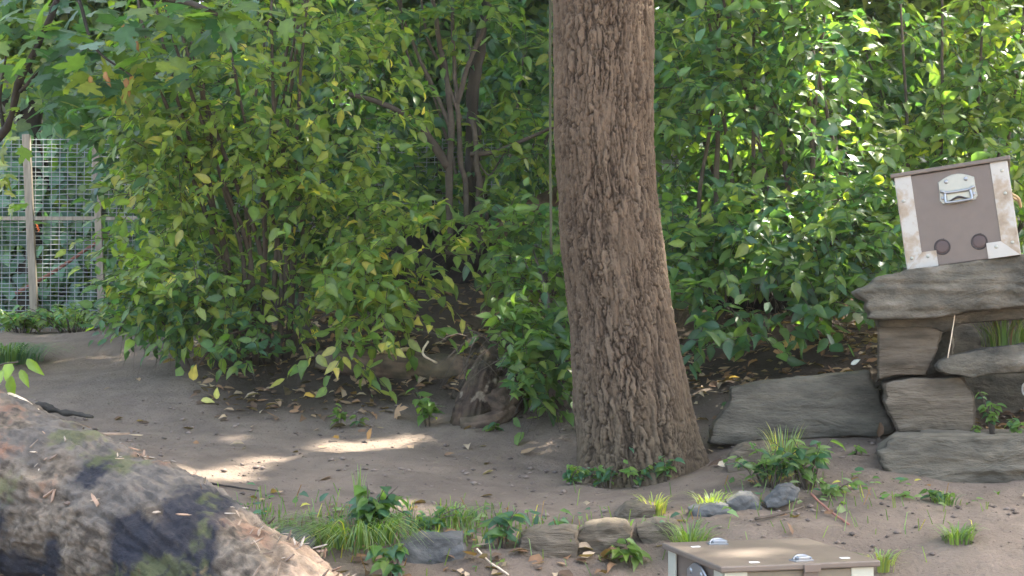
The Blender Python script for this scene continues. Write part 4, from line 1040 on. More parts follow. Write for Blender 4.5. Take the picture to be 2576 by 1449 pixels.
# ------------------------------------------------------------------ background trees
G_BT = 'trees closing the view behind the fence'
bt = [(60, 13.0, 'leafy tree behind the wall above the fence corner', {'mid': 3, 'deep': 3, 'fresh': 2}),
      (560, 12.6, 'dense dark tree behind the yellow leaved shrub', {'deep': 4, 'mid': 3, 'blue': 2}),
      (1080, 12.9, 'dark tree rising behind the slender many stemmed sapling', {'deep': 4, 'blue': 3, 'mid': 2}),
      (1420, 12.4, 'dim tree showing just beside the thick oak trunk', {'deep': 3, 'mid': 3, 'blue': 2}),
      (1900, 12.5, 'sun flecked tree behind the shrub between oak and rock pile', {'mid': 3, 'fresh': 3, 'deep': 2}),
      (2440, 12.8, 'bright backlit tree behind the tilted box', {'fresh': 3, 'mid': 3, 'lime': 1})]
for k, (px_, Y, lab, mix) in enumerate(bt):
    b = np.array((at(px_, 700, Y)[0], Y, 0.0)); b[2] = float(ground(b[0], b[1]))
    t_ = empty('background_tree', b); tag(t_, lab, 'tree', G_BT)
    stem(t_, [b - (0, 0, .1), b + (0.1, 0, 1.5), b + (-0.1, 0.1, 3.2), b + (0.1, 0, 5.0)], 0.11, 0.05, 'trunk', M_DARKBARK, 10, 24)
    for q in range(4):
        an = random.uniform(0, 6.28); z0 = random.uniform(1.4, 3.4)
        stem(t_, [b + (0, 0, z0), b + (0.5 * math.cos(an), 0.4 * math.sin(an), z0 + .5), b + (1.1 * math.cos(an), 0.9 * math.sin(an), z0 + 1.0)], 0.045, 0.012, 'limb', M_DARKBARK, 6, 10)
    P5 = []
    for q in range(7):
        c = b + np.array((random.uniform(-.9, .9), random.uniform(-.8, .6), random.uniform(3.0 if k == 0 else 1.5, 4.6)))
        P5.append(crown_leaves(1000, c, (0.95, 0.8, 0.75), (0.10, 0.17), mix, -0.5, 400 + k * 9 + q, freq=1.5, minz=1.3, flat=0.45))
    if k in (1, 2): P5.append(crown_leaves(5000, b + (1.0 * (k - 1), -.4, 6.4), (3.2, 2.2, 1.5), (0.14, 0.22), mix, -0.2, 700 + k))  # high crown out of view, added to shade the far path
    for q in range(3): P5.append(crown_leaves(900, b + (random.uniform(-1.1, 1.1), -.3, random.uniform(3.4, 4.3)), (1.0, 0.6, 0.6), (0.10, 0.17), mix, -0.6, 800 + k * 5 + q, freq=1.5, minz=1.3, flat=0.45))
    for fx, fy_ in ((30, 10), (120, 60), (230, 0), (330, 20), (420, -20)) if k == 0 else ((520, 40), (700, 20), (860, 60)) if k == 1 else ((1000, 60), (1120, 20), (1230, 80)) if k == 2 else ((1340, 40), (1360, 160), (1700, 30)) if k == 3 else ((1900, 20), (2100, 60)) if k == 4 else ((2350, 10), (2520, 80), (2620, 10)):
        P5.append(crown_leaves(520, at(fx, fy_, Y - .3), (0.55, 0.45, 0.42), (0.10, 0.17), mix, -0.8, 900, freq=1.5, minz=1.3, flat=0.45))
    cl = [np.concatenate(x) for x in zip(*P5)]
    V, Fa, C = leaves_geometry(*cl, T_LOW)
    tag(obj('crown', V, [Fa], M_LEAF, t_, C), kind='stuff')

# ------------------------------------------------------------------ shrubs
def box_clear(pos):
    px, py = project(pos)
    return hem_clear(pos) | ((px > 2190) & (py > 380) & (py < 1130) & (pos[:, 1] < 6.6) & (pos[:, 0] > 1.4))
_hem = np.array([(200, 850), (330, 860), (420, 900), (520, 905), (640, 915), (720, 885), (800, 845), (860, 800), (920, 775), (1000, 735), (1050, 700), (1130, 690), (1210, 715), (1250, 860), (1310, 1020), (1440, 1060),
                 (1680, 740), (1760, 760), (1830, 735), (1900, 722), (2000, 725), (2080, 785), (2170, 805), (2300, 760)], float)
def hem_clear(pos):
    """The bushes' drooping hem: bare bank shows below it."""
    px, py = project(pos)
    wob = 34 * fbm(np.stack([px / 60, py / 90, pos[:, 1]], -1), 2, 17)
    return (py > np.interp(px, _hem[:, 0], _hem[:, 1]) + wob) & (rng.random(len(pos)) < 0.93) & (px > 0)
def hollow_clear(pos):
    px, py = project(pos)
    return hem_clear(pos) | (((px - 1100) / 125) ** 2 + ((py - 650) / 85) ** 2 < 1) & (rng.random(len(pos)) < 0.85) & (pos[:, 1] < 9.1)
def shrub(name, base, label, cat, blobs, mix, stems, n_tw=None, size=(0.06, 0.1), singles=300, gap=0.2, group=None, clear=None, **kw):
    root = empty(name, base); tag(root, label, cat, group)
    fol = Foliage()
    for k, (px, py, Y, rad, n) in enumerate(blobs):
        fol.sprays(at(px, py, Y), rad, n, mix, size=size, gap=gap, seed=k, **kw)
    build_foliage(root, fol, singles=singles, clear=clear)
    for P, r0, r1 in stems: stem(root, [np.asarray(q) for q in P], r0, r1)
    return root
GU = 'understory shrubs in front of the fence'
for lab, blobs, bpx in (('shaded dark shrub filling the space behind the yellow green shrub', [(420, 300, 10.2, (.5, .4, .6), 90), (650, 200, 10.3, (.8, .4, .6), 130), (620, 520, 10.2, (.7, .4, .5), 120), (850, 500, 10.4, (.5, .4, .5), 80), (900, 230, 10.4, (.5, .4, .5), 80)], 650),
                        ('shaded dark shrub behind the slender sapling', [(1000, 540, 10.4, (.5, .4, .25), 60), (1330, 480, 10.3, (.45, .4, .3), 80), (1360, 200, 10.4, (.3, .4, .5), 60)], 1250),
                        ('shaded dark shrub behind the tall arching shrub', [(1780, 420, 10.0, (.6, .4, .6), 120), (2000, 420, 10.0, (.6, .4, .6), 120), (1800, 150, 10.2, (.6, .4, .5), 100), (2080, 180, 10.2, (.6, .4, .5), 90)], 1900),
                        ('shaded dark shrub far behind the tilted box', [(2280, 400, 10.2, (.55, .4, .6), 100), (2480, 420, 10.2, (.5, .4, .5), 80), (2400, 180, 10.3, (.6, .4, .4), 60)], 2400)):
    bu = on_ground(bpx, 760, 10.2)
    ru = empty('understory_shrub', bu); tag(ru, lab, 'shrub', GU)
    fol = Foliage()
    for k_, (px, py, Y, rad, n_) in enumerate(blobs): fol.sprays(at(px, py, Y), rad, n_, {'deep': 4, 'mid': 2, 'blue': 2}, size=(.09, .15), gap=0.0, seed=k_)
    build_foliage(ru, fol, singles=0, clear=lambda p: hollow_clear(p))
    for k_ in range(4): stem(ru, [bu + (.08 * k_ - .12, 0, -.03), bu + (.2 * k_ - .3, 0, .8), bu + (.4 * k_ - .6, .1, 1.7)], .018, .007)
b1 = on_ground(650, 930, 8.05)
st = []
for k in range(13):
    px_ = 560 + 16 * k
    tx = random.uniform(-1, 1)
    st.append(([b1 + (-.18 + .03 * k, random.uniform(-.1, .1), -.03), at(px_ + 30 * tx, 640, 7.95), at(px_ - 40 + 70 * tx, 420, 7.9 + .1 * tx), at(px_ - 60 + 160 * tx, 120, 7.8 + .2 * tx), at(px_ - 60 + 220 * tx, -120, 7.8)], random.uniform(.012, .02), 0.005))
shrub('leafy_shrub', b1, 'broad yellow green shrub with drooping pointed leaves filling the space by the path', 'shrub',
      [(620, 660, 7.75, (.66, .45, .30), 144), (560, 470, 7.8, (.60, .45, .40), 170), (690, 250, 7.8, (.76, .5, .42), 196), (640, 30, 7.9, (.85, .5, .40), 178), (400, 560, 8.0, (.30, .35, .40), 85), (850, 520, 7.85, (.38, .35, .38), 89),
       (880, 320, 7.95, (.36, .4, .36), 68), (430, 710, 7.9, (.28, .3, .18), 68), (630, 720, 7.6, (.40, .25, .13), 51), (810, 680, 7.6, (.34, .25, .14), 39), (930, 600, 7.6, (.20, .2, .18), 20), (380, 330, 7.9, (.32, .35, .40), 76), (660, 790, 7.45, (.22, .16, .07), 17), (790, 770, 7.4, (.20, .15, .06), 10)],
      {'mid': 3.5, 'fresh': 4, 'lime': 2.8, 'deep': 0.8, 'yellow': 0.26}, st, size=(0.045, 0.102), gap=0.26, clear=hollow_clear)
b2 = on_ground(480, 925, 7.9)
shrub('leafy_shrub', b2, 'low dark green shrub skirt hanging over the litter beside the path', 'shrub',
      [(440, 765, 7.95, (.30, .28, .12), 80), (360, 740, 8.2, (.20, .25, .16), 60), (560, 800, 7.75, (.24, .2, .07), 34), (640, 900, 7.45, (.14, .10, .03), 9)],
      {'mid': 4, 'deep': 3, 'blue': 2, 'fresh': 1}, [([b2, at(450, 860, 7.85), at(400, 800, 7.8)], .008, .004), ([b2, at(560, 850, 7.7), at(620, 830, 7.6)], .008, .004)], size=(0.05, 0.085), singles=200, clear=hem_clear)
# sapling with many stems
b3 = on_ground(1170, 640, 9.0)
Y3 = 8.8
S = lambda *pts, Y=Y3: [at(x, y, Y) for x, y in pts]
st3 = [(S((1130, 640), (1130, 450), (1136, 330), (1128, 230), (1105, 100), (1088, 0), (1060, -160)), .026, .012),
       (S((1180, 640), (1172, 480), (1160, 400), (1150, 250), (1140, 130), (1136, -120)), .022, .010),
       (S((1206, 640), (1206, 480), (1196, 370), (1186, 300)), .024, .014),
       (S((1136, 330), (1100, 240), (1040, 110), (1000, 0), (970, -120)), .014, .007),
       (S((1150, 260), (1180, 160), (1225, 40), (1250, -120)), .018, .010),
       (S((1128, 420), (1090, 362), (1050, 312), (990, 272), (880, 236)), .030, .014),
       (S((1182, 388), (1250, 380), (1330, 346), (1420, 306)), .017, .010),
       (S((1160, 300), (1115, 180), (1075, 90), (1050, -60)), .012, .006),
       (S((1060, 220), (1020, 120), (1010, 20), (1000, -80)), .010, .005),
       (S((1200, 400), (1230, 440), (1260, 400), (1300, 330)), .007, .003)]
r3 = shrub('sapling_tree', b3, 'slender multi stemmed sapling with bare grey stems in the middle', 'tree',
      [(1000, 190, 8.8, (.42, .4, .34), 62), (1050, 20, 8.9, (.62, .4, .24), 80), (960, 420, 8.7, (.32, .3, .26), 44), (1300, 440, 9.0, (.24, .3, .22), 46), (1300, 180, 9.2, (.28, .3, .36), 46), (1340, 300, 9.0, (.20, .3, .28), 36), (1040, 490, 9.1, (.36, .3, .18), 40), (1310, 560, 8.8, (.24, .25, .14), 34)],
      {'mid': 4, 'fresh': 3, 'deep': 2, 'lime': 1.2, 'blue': 1}, st3, size=(0.06, 0.115), singles=300, gap=0.30, clear=hollow_clear)
for P, r0, r1 in [(S((1192, 640), (1192, 420), (1186, 260), (1196, 170), (1216, 60), (1244, -160), Y=9.1), .052, .03)]:
    stem(r3, P, r0, r1, 'trunk', M_DARKBARK, 10, 30)
lt = stem(None, [at(1235, 590, 9.25), at(1330, 530, 9.3), at(1440, 478, 9.35)], .07, .055, 'leaning_trunk', M_DARKBARK, 12, 30) if False else rough_log('leaning_trunk', [at(1225, 600, 9.25), at(1330, 528, 9.3), at(1450, 470, 9.35)], [.075, .065, .06], 60, 30, .015, bark_colour(0.9), 'fallen grey trunk leaning up behind the oak and the sapling', 'log', seed=22)
vine = stick('slim_stem', [at(1386, 640, 6.9), at(1384, 300, 6.9), at(1385, -100, 6.9), at(1388, -400, 6.9)], .007, .006, None, rough_material('green_stem', [(0.3, (0.06, 0.06, 0.035)), (0.7, (0.10, 0.098, 0.06))], rough=0.8), n=24)
tag(vine, 'thin straight greenish stem rising close beside the thick oak trunk', 'stem')
# low branch sprays in front of the hollow
b4 = on_ground(1010, 720, 8.0)
shrub('leafy_shrub', b4, 'sparse yellow tinged spray of leaves hanging before the dark hollow', 'shrub',
      [(1010, 600, 7.6, (.20, .15, .14), 17), (1110, 620, 7.5, (.16, .12, .10), 10), (900, 700, 7.6, (.20, .15, .14), 26), (1000, 700, 7.5, (.18, .14, .10), 12), (980, 780, 7.4, (.13, .12, .07), 11), (860, 890, 7.3, (.13, .08, .03), 7)],
      {'mid': 3, 'fresh': 3, 'yellow': 1.0, 'lime': 1.5}, [([b4, at(1025, 640, 7.65), at(1010, 560, 7.6)], .005, .002), ([b4, at(1080, 660, 7.6), at(1190, 640, 7.5)], .005, .002), ([b4, at(960, 740, 7.6), at(880, 640, 7.6)], .006, .003)], size=(0.07, 0.105), gap=0)
b5 = on_ground(1350, 1020, 7.2)
shrub('leafy_shrub', b5, 'bright green broad leaved bush tucked against the shaded side of the trunk', 'shrub',
      [(1350, 640, 7.7, (.22, .25, .18), 46), (1370, 720, 7.4, (.20, .2, .16), 40), (1390, 860, 7.1, (.16, .2, .20), 34), (1380, 960, 6.95, (.16, .18, .20), 60), (1310, 880, 7.0, (.14, .14, .12), 26), (1230, 850, 7.0, (.24, .14, .09), 26), (1300, 600, 7.9, (.3, .2, .16), 36)],
      {'mid': 5, 'fresh': 2, 'deep': 2}, [([b5, at(1370, 900, 7.15), at(1380, 760, 7.3), at(1340, 620, 7.6)], .012, .005), ([b5, at(1330, 880, 7.1), at(1180, 830, 7.0)], .007, .003)], size=(0.055, 0.10), gap=0, clear=hollow_clear)
# right-hand shrubs
b6 = on_ground(1900, 800, 8.6)
st6 = []
for k in range(9):
    px_ = 1760 + 45 * k; tx = random.uniform(-1, 1)
    st6.append(([b6 + (-.15 + .04 * k, 0, -.03), at(px_, 560, 8.0), at(px_ + 40 * tx, 330, 7.9), at(px_ + 110 * tx, 80, 7.9), at(px_ + 160 * tx, -120, 7.9)], random.uniform(.014, .022), .006))
shrub('leafy_shrub', b6, 'tall deep green shrub arching over the bank between trunk and rock pile', 'shrub',
      [(1780, 520, 7.8, (.42, .4, .36), 170), (1960, 560, 7.55, (.52, .42, .30), 210), (2120, 600, 7.4, (.36, .35, .26), 130), (1800, 300, 7.9, (.50, .45, .42), 190), (2010, 300, 7.8, (.55, .45, .42), 210), (1850, 80, 8.0, (.62, .45, .42), 200), (2120, 80, 7.9, (.60, .45, .40), 190), (1720, 640, 7.4, (.14, .25, .14), 34), (2080, 690, 7.25, (.26, .22, .13), 64), (1890, 660, 7.35, (.36, .25, .14), 80)],
      {'mid': 4, 'deep': 3, 'blue': 1.4, 'fresh': 1.6, 'lime': 0.3}, st6, size=(0.045, 0.11), gap=0.34, clear=box_clear)
b7 = on_ground(2420, 780, 8.4)
st7 = [([b7 + (.05 * k, 0, -.03), at(2300 + 70 * k, 520, 8.1), at(2280 + 90 * k, 260, 8.0), at(2260 + 110 * k, -100, 8.0)], .016, .006) for k in range(5)]
shrub('leafy_shrub', b7, 'sun speckled leafy shrub behind and above the tilted box', 'shrub',
      [(2320, 420, 7.9, (.38, .35, .36), 130), (2330, 180, 8.0, (.48, .4, .42), 170), (2520, 120, 8.0, (.52, .4, .40), 170), (2510, 330, 8.1, (.46, .35, .34), 150), (2240, 620, 7.6, (.22, .3, .20), 60), (2560, 560, 8.2, (.34, .3, .24), 90)],
      {'mid': 4, 'fresh': 3, 'deep': 2, 'lime': 0.7}, st7, size=(0.045, 0.115), gap=0.36, clear=box_clear)
b8 = on_ground(1830, 960, 7.3)
shrub('leafy_shrub', b8, 'single low hanging sprig of dark leaves over bare bank', 'shrub',
      [(1800, 770, 7.05, (.14, .12, .08), 15), (1870, 850, 6.95, (.10, .08, .06), 7), (2080, 780, 7.0, (.18, .12, .08), 20)],
      {'mid': 4, 'deep': 3, 'blue': 2}, [([at(1760, 690, 7.3), at(1800, 740, 7.1), at(1880, 830, 6.95)], .005, .002)], size=(0.075, 0.11), gap=0)

# maple reaching in from the side
mb = on_ground(-420, 900, 8.4)
maple = empty('maple_tree', mb); tag(maple, 'maple reaching in with large dark lobed leaves and a few brown keys', 'tree')
stem(maple, [mb - (0, 0, .1), at(-420, 500, 8.4), at(-380, 100, 8.3), at(-330, -400, 8.2)], .11, .06, 'trunk', M_DARKBARK, 10, 20)
for P, r0, r1 in [([at(-400, 420, 8.4), at(-120, 420, 7.8), at(10, 330, 7.5), at(52, 200, 7.3), at(120, 60, 7.0), at(190, -120, 6.9)], .03, .012),
                  ([at(-360, 0, 8.3), at(0, -60, 7.2), at(300, -20, 6.7), at(470, 5, 6.5), at(545, 36, 6.45)], .03, .010),
                  ([at(52, 230, 7.3), at(130, 150, 7.1), at(260, 110, 6.9)], .010, .004), ([at(200, 0, 6.9), at(240, 120, 6.8), at(330, 190, 6.7)], .010, .004), ([at(10, 330, 7.5), at(0, 250, 7.5), at(20, 120, 7.5)], .012, .005)]:
    stem(maple, P, r0, r1, 'limb', M_DARKBARK)
fol = Foliage()
def lobed(n, cpx, cpy, cY, spx, spy, sY, size, mix):
    x = rng.normal(cpx, spx, n); y = rng.normal(cpy, spy, n); Yd = rng.normal(cY, sY, n)
    P = np.stack([at(a_, b_, c_) for a_, b_, c_ in zip(x, y, Yd)])
    A = np.stack([rng.normal(size=n) * 0.7 - 0.3, rng.normal(size=n) * 0.5 - 0.4, -0.35 + rng.normal(size=n) * 0.3], -1)
    N = np.stack([rng.normal(size=n) * 0.35, -0.35 + rng.normal(size=n) * 0.3, 0.9 + rng.normal(size=n) * 0.2], -1)
    fol.add(P, A, N, rng.uniform(*size, n), colours(n, mix))
lobed(60, 40, 20, 7.4, 90, 40, .3, (.10, .17), {'blue': 3, 'mid': 3, 'fresh': 1})
lobed(150, 230, 110, 7.0, 160, 80, .25, (.10, .17), {'blue': 4, 'deep': 3, 'mid': 2, 'fresh': 1})
lobed(40, 560, 30, 6.6, 90, 28, .12, (.10, .17), {'blue': 3, 'mid': 2, 'fresh': 2})
lobed(40, 330, 210, 6.9, 70, 30, .15, (.10, .16), {'lime': 2, 'blue': 2, 'fresh': 2})
lobed(70, 40, 180, 7.6, 70, 110, .25, (.07, .11), {'fresh': 3, 'lime': 2, 'mid': 3})
lobed(26, 10, 410, 8.6, 22, 70, .2, (.07, .11), {'lime': 3, 'fresh': 2})
pos_, A_a, N_a, s_a, c_a = fol.arrays()
single_leaves(maple, pos_[:300], A_a[:300], N_a[:300], s_a[:300], c_a[:300], T_MAPLE, M_LEAF)
V, Fa, C = leaves_geometry(pos_[300:], A_a[300:], N_a[300:], s_a[300:], c_a[300:], T_MAPLE)
tag(obj('foliage', V, [Fa], M_LEAF, maple, C), kind='stuff')
n = 16
kp = np.stack([at(x, y, 6.75) for x, y in [(312, 60), (318, 75), (325, 65), (345, 100), (228, 190), (236, 205), (262, 180), (270, 190), (318, 195), (330, 205), (336, 190), (322, 220), (310, 235), (592, 40), (600, 55), (595, 70)]])
single_leaves(maple, kp, np.stack([rng.normal(size=n) * .4, rng.normal(size=n) * .3, np.full(n, -1.0)], -1), np.stack([rng.normal(size=n) * .4, np.full(n, -1.0), np.zeros(n)], -1), rng.uniform(.045, .065, n), colours(n, {'brown': 1}) * 1.5, T_LOW, M_DRY, 'seed_key')

# ------------------------------------------------------------------ weeds and small plants
def weed(name, px, py, Y, spread, height, nleaf, size, mix, label, cat='plant', group=None, lobe=False, lean=(0, 0), z=None):
    b = on_ground(px, py, Y)
    if z is not None: b[2] = z
    root = empty(name, b); tag(root, label, cat, group)
    ns = max(2, nleaf // 7); P_, A_, N_, S_ = [], [], [], []
    for q in range(ns):
        an = random.uniform(0, 6.28); rr_ = math.sqrt(random.random()) * spread
        top = b + (rr_ * math.cos(an) + lean[0], rr_ * math.sin(an) * 0.7 + lean[1], height * random.uniform(0.5, 1.0))
        mid = (b + top) / 2 + (0, 0, height * 0.12)
        stem(root, [b + (rr_ * .2 * math.cos(an), rr_ * .2 * math.sin(an), -.01), mid, top], 0.0035, 0.0015, 'stem', M_TWIG, 5, 6)
        C_ = spline([b, mid, top], 24)
        for w in range(nleaf // ns):
            t = random.uniform(0.25, 1.0); c = C_[int(t * 23)]
            a2 = random.uniform(0, 6.28)
            A = np.array((math.cos(a2), math.sin(a2) - 0.3, -0.25 + random.uniform(-.3, .3)))
            P_.append(c); A_.append(A); N_.append(np.array((0, -0.4, 1.0)) + rng.normal(size=3) * 0.25); S_.append(random.uniform(*size))
    P_, A_, N_, S_ = map(np.array, (P_, A_, N_, S_))
    single_leaves(root, P_, A_, N_, S_, colours(len(P_), mix), T_MAPLE if lobe else T_FINE, M_LEAF)
    return root
GW = {'mid': 4, 'blue': 3, 'fresh': 1}
weed('seedling', 850, 1030, 6.95, .06, .13, 22, (.035, .06), {'mid': 3, 'fresh': 2}, 'small light green seedling standing alone at the edge of the litter')
weed('seedling', 895, 1040, 6.95, .05, .08, 12, (.03, .05), GW, 'tiny dull seedling close to the light green one')
weed('weed', 1080, 1050, 6.95, .13, .19, 34, (.055, .09), {'mid': 5, 'fresh': 2, 'deep': 1}, 'broad leaved weed growing in front of the fallen log', 'weed')
weed('weed', 1245, 1060, 6.8, .06, .05, 12, (.04, .06), GW, 'small weed at the foot of the broken stump', 'weed')
weed('weed', 1430, 1222, 5.95, .12, .10, 40, (.03, .05), GW, 'patch of small weeds where the trunk meets the path on its shaded side', 'weed')
weed('weed', 1530, 1225, 5.95, .16, .10, 50, (.03, .055), GW, 'mat of small leaves in front of the trunk base', 'weed')
weed('weed', 1600, 1215, 5.95, .12, .14, 46, (.03, .055), {'mid': 4, 'blue': 3, 'fresh': 2}, 'leafy weeds climbing the middle of the trunk base', 'weed')
weed('weed', 1680, 1210, 5.95, .06, .12, 26, (.035, .055), GW, 'upright weed with pale top at the sunny side of the trunk base', 'weed')
weed('weed', 1585, 1190, 6.02, .05, .22, 12, (.03, .05), GW, 'thin seedling growing up against the bark', 'weed')
weed('weed', 1445, 1190, 6.1, .03, .10, 16, (.03, .05), {'lime': 3, 'fresh': 2}, 'sunlit yellow green sprig beside the trunk base', 'weed')
GL = 'leafy clump plants by the rounded stone'
weed('weed', 1935, 1215, 5.55, .20, .17, 95, (.035, .065), {'mid': 4, 'blue': 3, 'pale': 2}, 'large leafy blue green clump over the rounded stone', 'weed')
weed('weed', 2035, 1225, 5.5, .17, .20, 95, (.04, .07), {'mid': 3, 'blue': 4, 'pale': 2}, 'tall mounded weed beside the bare soil slope', 'weed')
weed('weed', 2085, 1245, 5.4, .10, .06, 30, (.04, .06), {'pale': 3, 'mid': 2}, 'creeping pale leaves at the foot of the mounded weed', 'weed')
weed('weed', 2148, 1140, 5.95, .03, .05, 12, (.03, .045), {'mid': 3, 'fresh': 2}, 'lone tiny seedling on the bare soil before the long boulder', 'weed')
weed('weed', 930, 1330, 5.0, .17, .18, 70, (.05, .085), {'mid': 3, 'blue': 4, 'deep': 1}, 'big soft leaved weed above the long grass', 'weed')
weed('weed', 1060, 1320, 5.0, .14, .08, 46, (.035, .06), GW, 'scattered low weeds behind the upright stone', 'weed')
weed('weed', 1262, 1385, 4.85, .09, .14, 38, (.05, .08), {'blue': 4, 'mid': 2}, 'dark rounded leaf weed beside the dead leaves', 'weed')
weed('weed', 990, 1430, 4.6, .09, .12, 34, (.045, .075), GW, 'leafy weed against the flank of the upright stone', 'weed')
weed('weed', 1415, 1340, 5.0, .05, .06, 16, (.04, .06), GW, 'small weed growing between two grey stones', 'weed')
weed('weed', 1590, 1365, 4.8, .07, .10, 26, (.045, .07), {'mid': 4, 'fresh': 1}, 'weed sprouting from the pale angular stone', 'weed')
weed('weed', 1560, 1400, 4.62, .05, .06, 16, (.05, .07), GW, 'weed low on the bank just before the pale angular stone', 'weed')
weed('weed', 2345, 1262, 5.45, .10, .05, 26, (.03, .05), GW, 'flat weeds in front of the low stone ledge', 'weed')
weed('weed', 1935, 980, 6.6, .04, .10, 18, (.04, .06), {'deep': 2, 'blue': 2}, 'dark seedling in the litter behind the long boulder', 'weed', lobe=True) if False else weed('weed', 1835, 985, 6.75, .04, .10, 18, (.04, .06), {'deep': 2, 'blue': 2}, 'dark seedling in the litter behind the long boulder', 'weed')
zg = at(0, 1088, 6.0)[2]
weed('weed', 2500, 1088, 5.9, .06, .20, 46, (.03, .05), {'blue': 3, 'mid': 4}, 'bright weed growing in the dark gap of the rock pile', 'weed', z=zg)
weed('weed', 2556, 1088, 5.88, .05, .09, 22, (.035, .05), {'blue': 3, 'mid': 4}, 'low weed in front of the furry animal', 'weed', z=zg)
weed('weed', 2450, 1080, 5.9, .02, .06, 10, (.03, .04), {'mid': 4, 'fresh': 2}, 'tiny seedling against the brown stone block', 'weed', z=zg)
weed('undergrowth', 190, 838, 10.9, .6, .24, 300, (.05, .09), {'fresh': 3, 'teal': 3, 'pale': 3}, 'light green undergrowth at the foot of the mesh fence', 'undergrowth')
weed('undergrowth', 60, 835, 11.1, .5, .22, 200, (.06, .10), {'fresh': 3, 'teal': 3, 'pale': 3}, 'leafy growth behind the grass mound at the near fence post', 'undergrowth')
weed('undergrowth', 310, 842, 10.2, .3, .22, 150, (.05, .08), {'fresh': 2, 'mid': 3, 'pale': 2}, 'green undergrowth between the fence and the shrub skirt', 'undergrowth')
# near sprig at the picture's edge
sp = empty('leafy_sprig', at(-60, 1000, 4.4)); tag(sp, 'bright green leafy sprig poking over the rotten log', 'sprig')
stem(sp, [at(-80, 1010, 4.4), at(-10, 925, 4.35), at(45, 910, 4.3)], .004, .002)
q = [(8, 945, 10, -.3), (68, 918, 40, .8), (30, 960, -20, 0), (52, 945, 30, .4), (-10, 950, -40, -.6), (20, 925, 0, .2)]
single_leaves(sp, np.array([at(x, y - 16, 4.3 + .02 * k) for k, (x, y, a_, b_) in enumerate(q)]), np.array([(b_, -.2, -.9) for _, _, _, b_ in q]), np.array([(.2 * k - .5, -.8, .5) for k in range(6)]), np.array([.075, .07, .08, .06, .07, .06]), np.array([(.13, .20, .035)] * 6) * rng.uniform(.85, 1.15, (6, 1)), T_FINE, M_LEAF)

def tuft(px, py, Y, n, height, spread, mix, label, arch=0.6, lean=(0, 0), width=0.0035, z=None, name='grass_tuft', cat='grass', head=False):
    b = on_ground(px, py, Y)
    if z is not None: b[2] = z
    bag = Bag(); K = 6
    for q in range(n):
        an = random.uniform(0, 6.28); r0 = spread * 0.35 * math.sqrt(random.random())
        L = height * random.uniform(0.55, 1.1)
        p0 = b + (r0 * math.cos(an), r0 * math.sin(an), -.01)
        out = np.array((math.cos(an) + lean[0], math.sin(an) + lean[1], 0)) * random.uniform(.3, 1.0)
        t = np.linspace(0, 1, K)
        P = p0 + np.outer(t, (0, 0, L)) * (1 - 0.35 * arch * t)[:, None] + np.outer(t ** 2, out * arch * L)
        P[:, 2] -= arch * 0.35 * L * t ** 3
        side = unit(np.cross(out + (0, 0, .01), (0, 0, 1.0))) + np.array((0.3, 0, 0)); side = unit(side)
        w = width * random.uniform(.7, 1.3) * (1 - t ** 1.6 * 0.95)
        V = np.concatenate([P - side * w[:, None], P + side * w[:, None]])
        k = np.arange(K - 1)
        bag.add(V, np.stack([k, k + 1, k + 1 + K, k + K], -1), colours(1, mix)[0])
    V, Fs, C = bag.arrays()
    low = np.minimum(V[:, 2], 1e9) 
    gz_ = ground(V[:, 0], V[:, 1]); 
    if z is None: V[:, 2] = np.maximum(V[:, 2], gz_ - 0.015)
    o = obj(name, V, Fs, M_GRASS, None, C)
    return tag(o, label, cat)
GG = {'mid': 3, 'fresh': 3, 'blue': 1}
tuft(885, 1330, 4.9, 300, .27, .42, {'mid': 3, 'fresh': 3, 'pale': 2, 'blue': 1, 'yellow': .3}, 'large tuft of long drooping grass hanging down the bank', arch=1.15, lean=(-.25, -1.1), width=.0028)
tuft(905, 1235, 5.4, 16, .14, .06, {'fresh': 3, 'pale': 2}, 'few thin upright grass blades on the open path edge', arch=0.2)
tuft(1150, 1310, 5.1, 80, .16, .20, GG, 'sprawling grass tuft above the upright stone', arch=0.9, lean=(.4, -.2))
tuft(660, 1310, 4.9, 60, .10, .25, {'lime': 2, 'fresh': 2, 'mid': 2}, 'short grass growing along the upper edge of the log', arch=0.8)
tuft(1645, 1290, 5.3, 90, .14, .12, {'lime': 4, 'yellow': 2}, 'yellow sunlit tuft on the sloping grey stone', arch=0.6)
tuft(1735, 1368, 4.85, 130, .20, .16, {'mid': 3, 'fresh': 4}, 'green grass tuft just behind the corner of the lower box', arch=0.7)
tuft(1790, 1275, 5.3, 90, .14, .14, {'lime': 5, 'fresh': 2}, 'bright lime tuft glowing in a fleck of sun', arch=0.7)
tuft(1970, 1130, 5.75, 90, .25, .16, {'pale': 3, 'fresh': 2, 'yellow': 1}, 'tall seeding grass rising out of the leafy clump', arch=0.35)
tuft(1950, 1160, 5.65, 70, .12, .16, {'yellow': 2, 'pale': 2, 'brown': 1}, 'dry straw coloured grass inside the leafy clump', arch=0.9)
tuft(2410, 1400, 4.85, 90, .13, .14, {'fresh': 3, 'mid': 3}, 'round grass tuft alone on the bare soil slope', arch=0.8)
tuft(2215, 1400, 4.75, 60, .14, .16, {'pale': 2, 'lime': 2}, 'thin pale grass beside the lid of the lower box', arch=0.8)
tuft(2375, 1270, 5.4, 60, .10, .12, GG, 'grass growing from the crack under the stone ledge', arch=0.8)
tuft(20, 850, 8.9, 420, .34, .60, {'deep': 4, 'mid': 2, 'blue': 2}, 'dark mound of long grass before the fence post', arch=1.1, width=.0035)
tuft(-140, 860, 8.7, 300, .40, .5, {'deep': 3, 'mid': 3, 'blue': 2}, 'long dark grass at the very edge of the view by the fence', arch=0.9, width=.005)
zc = at(0, 866, 6.25)[2]
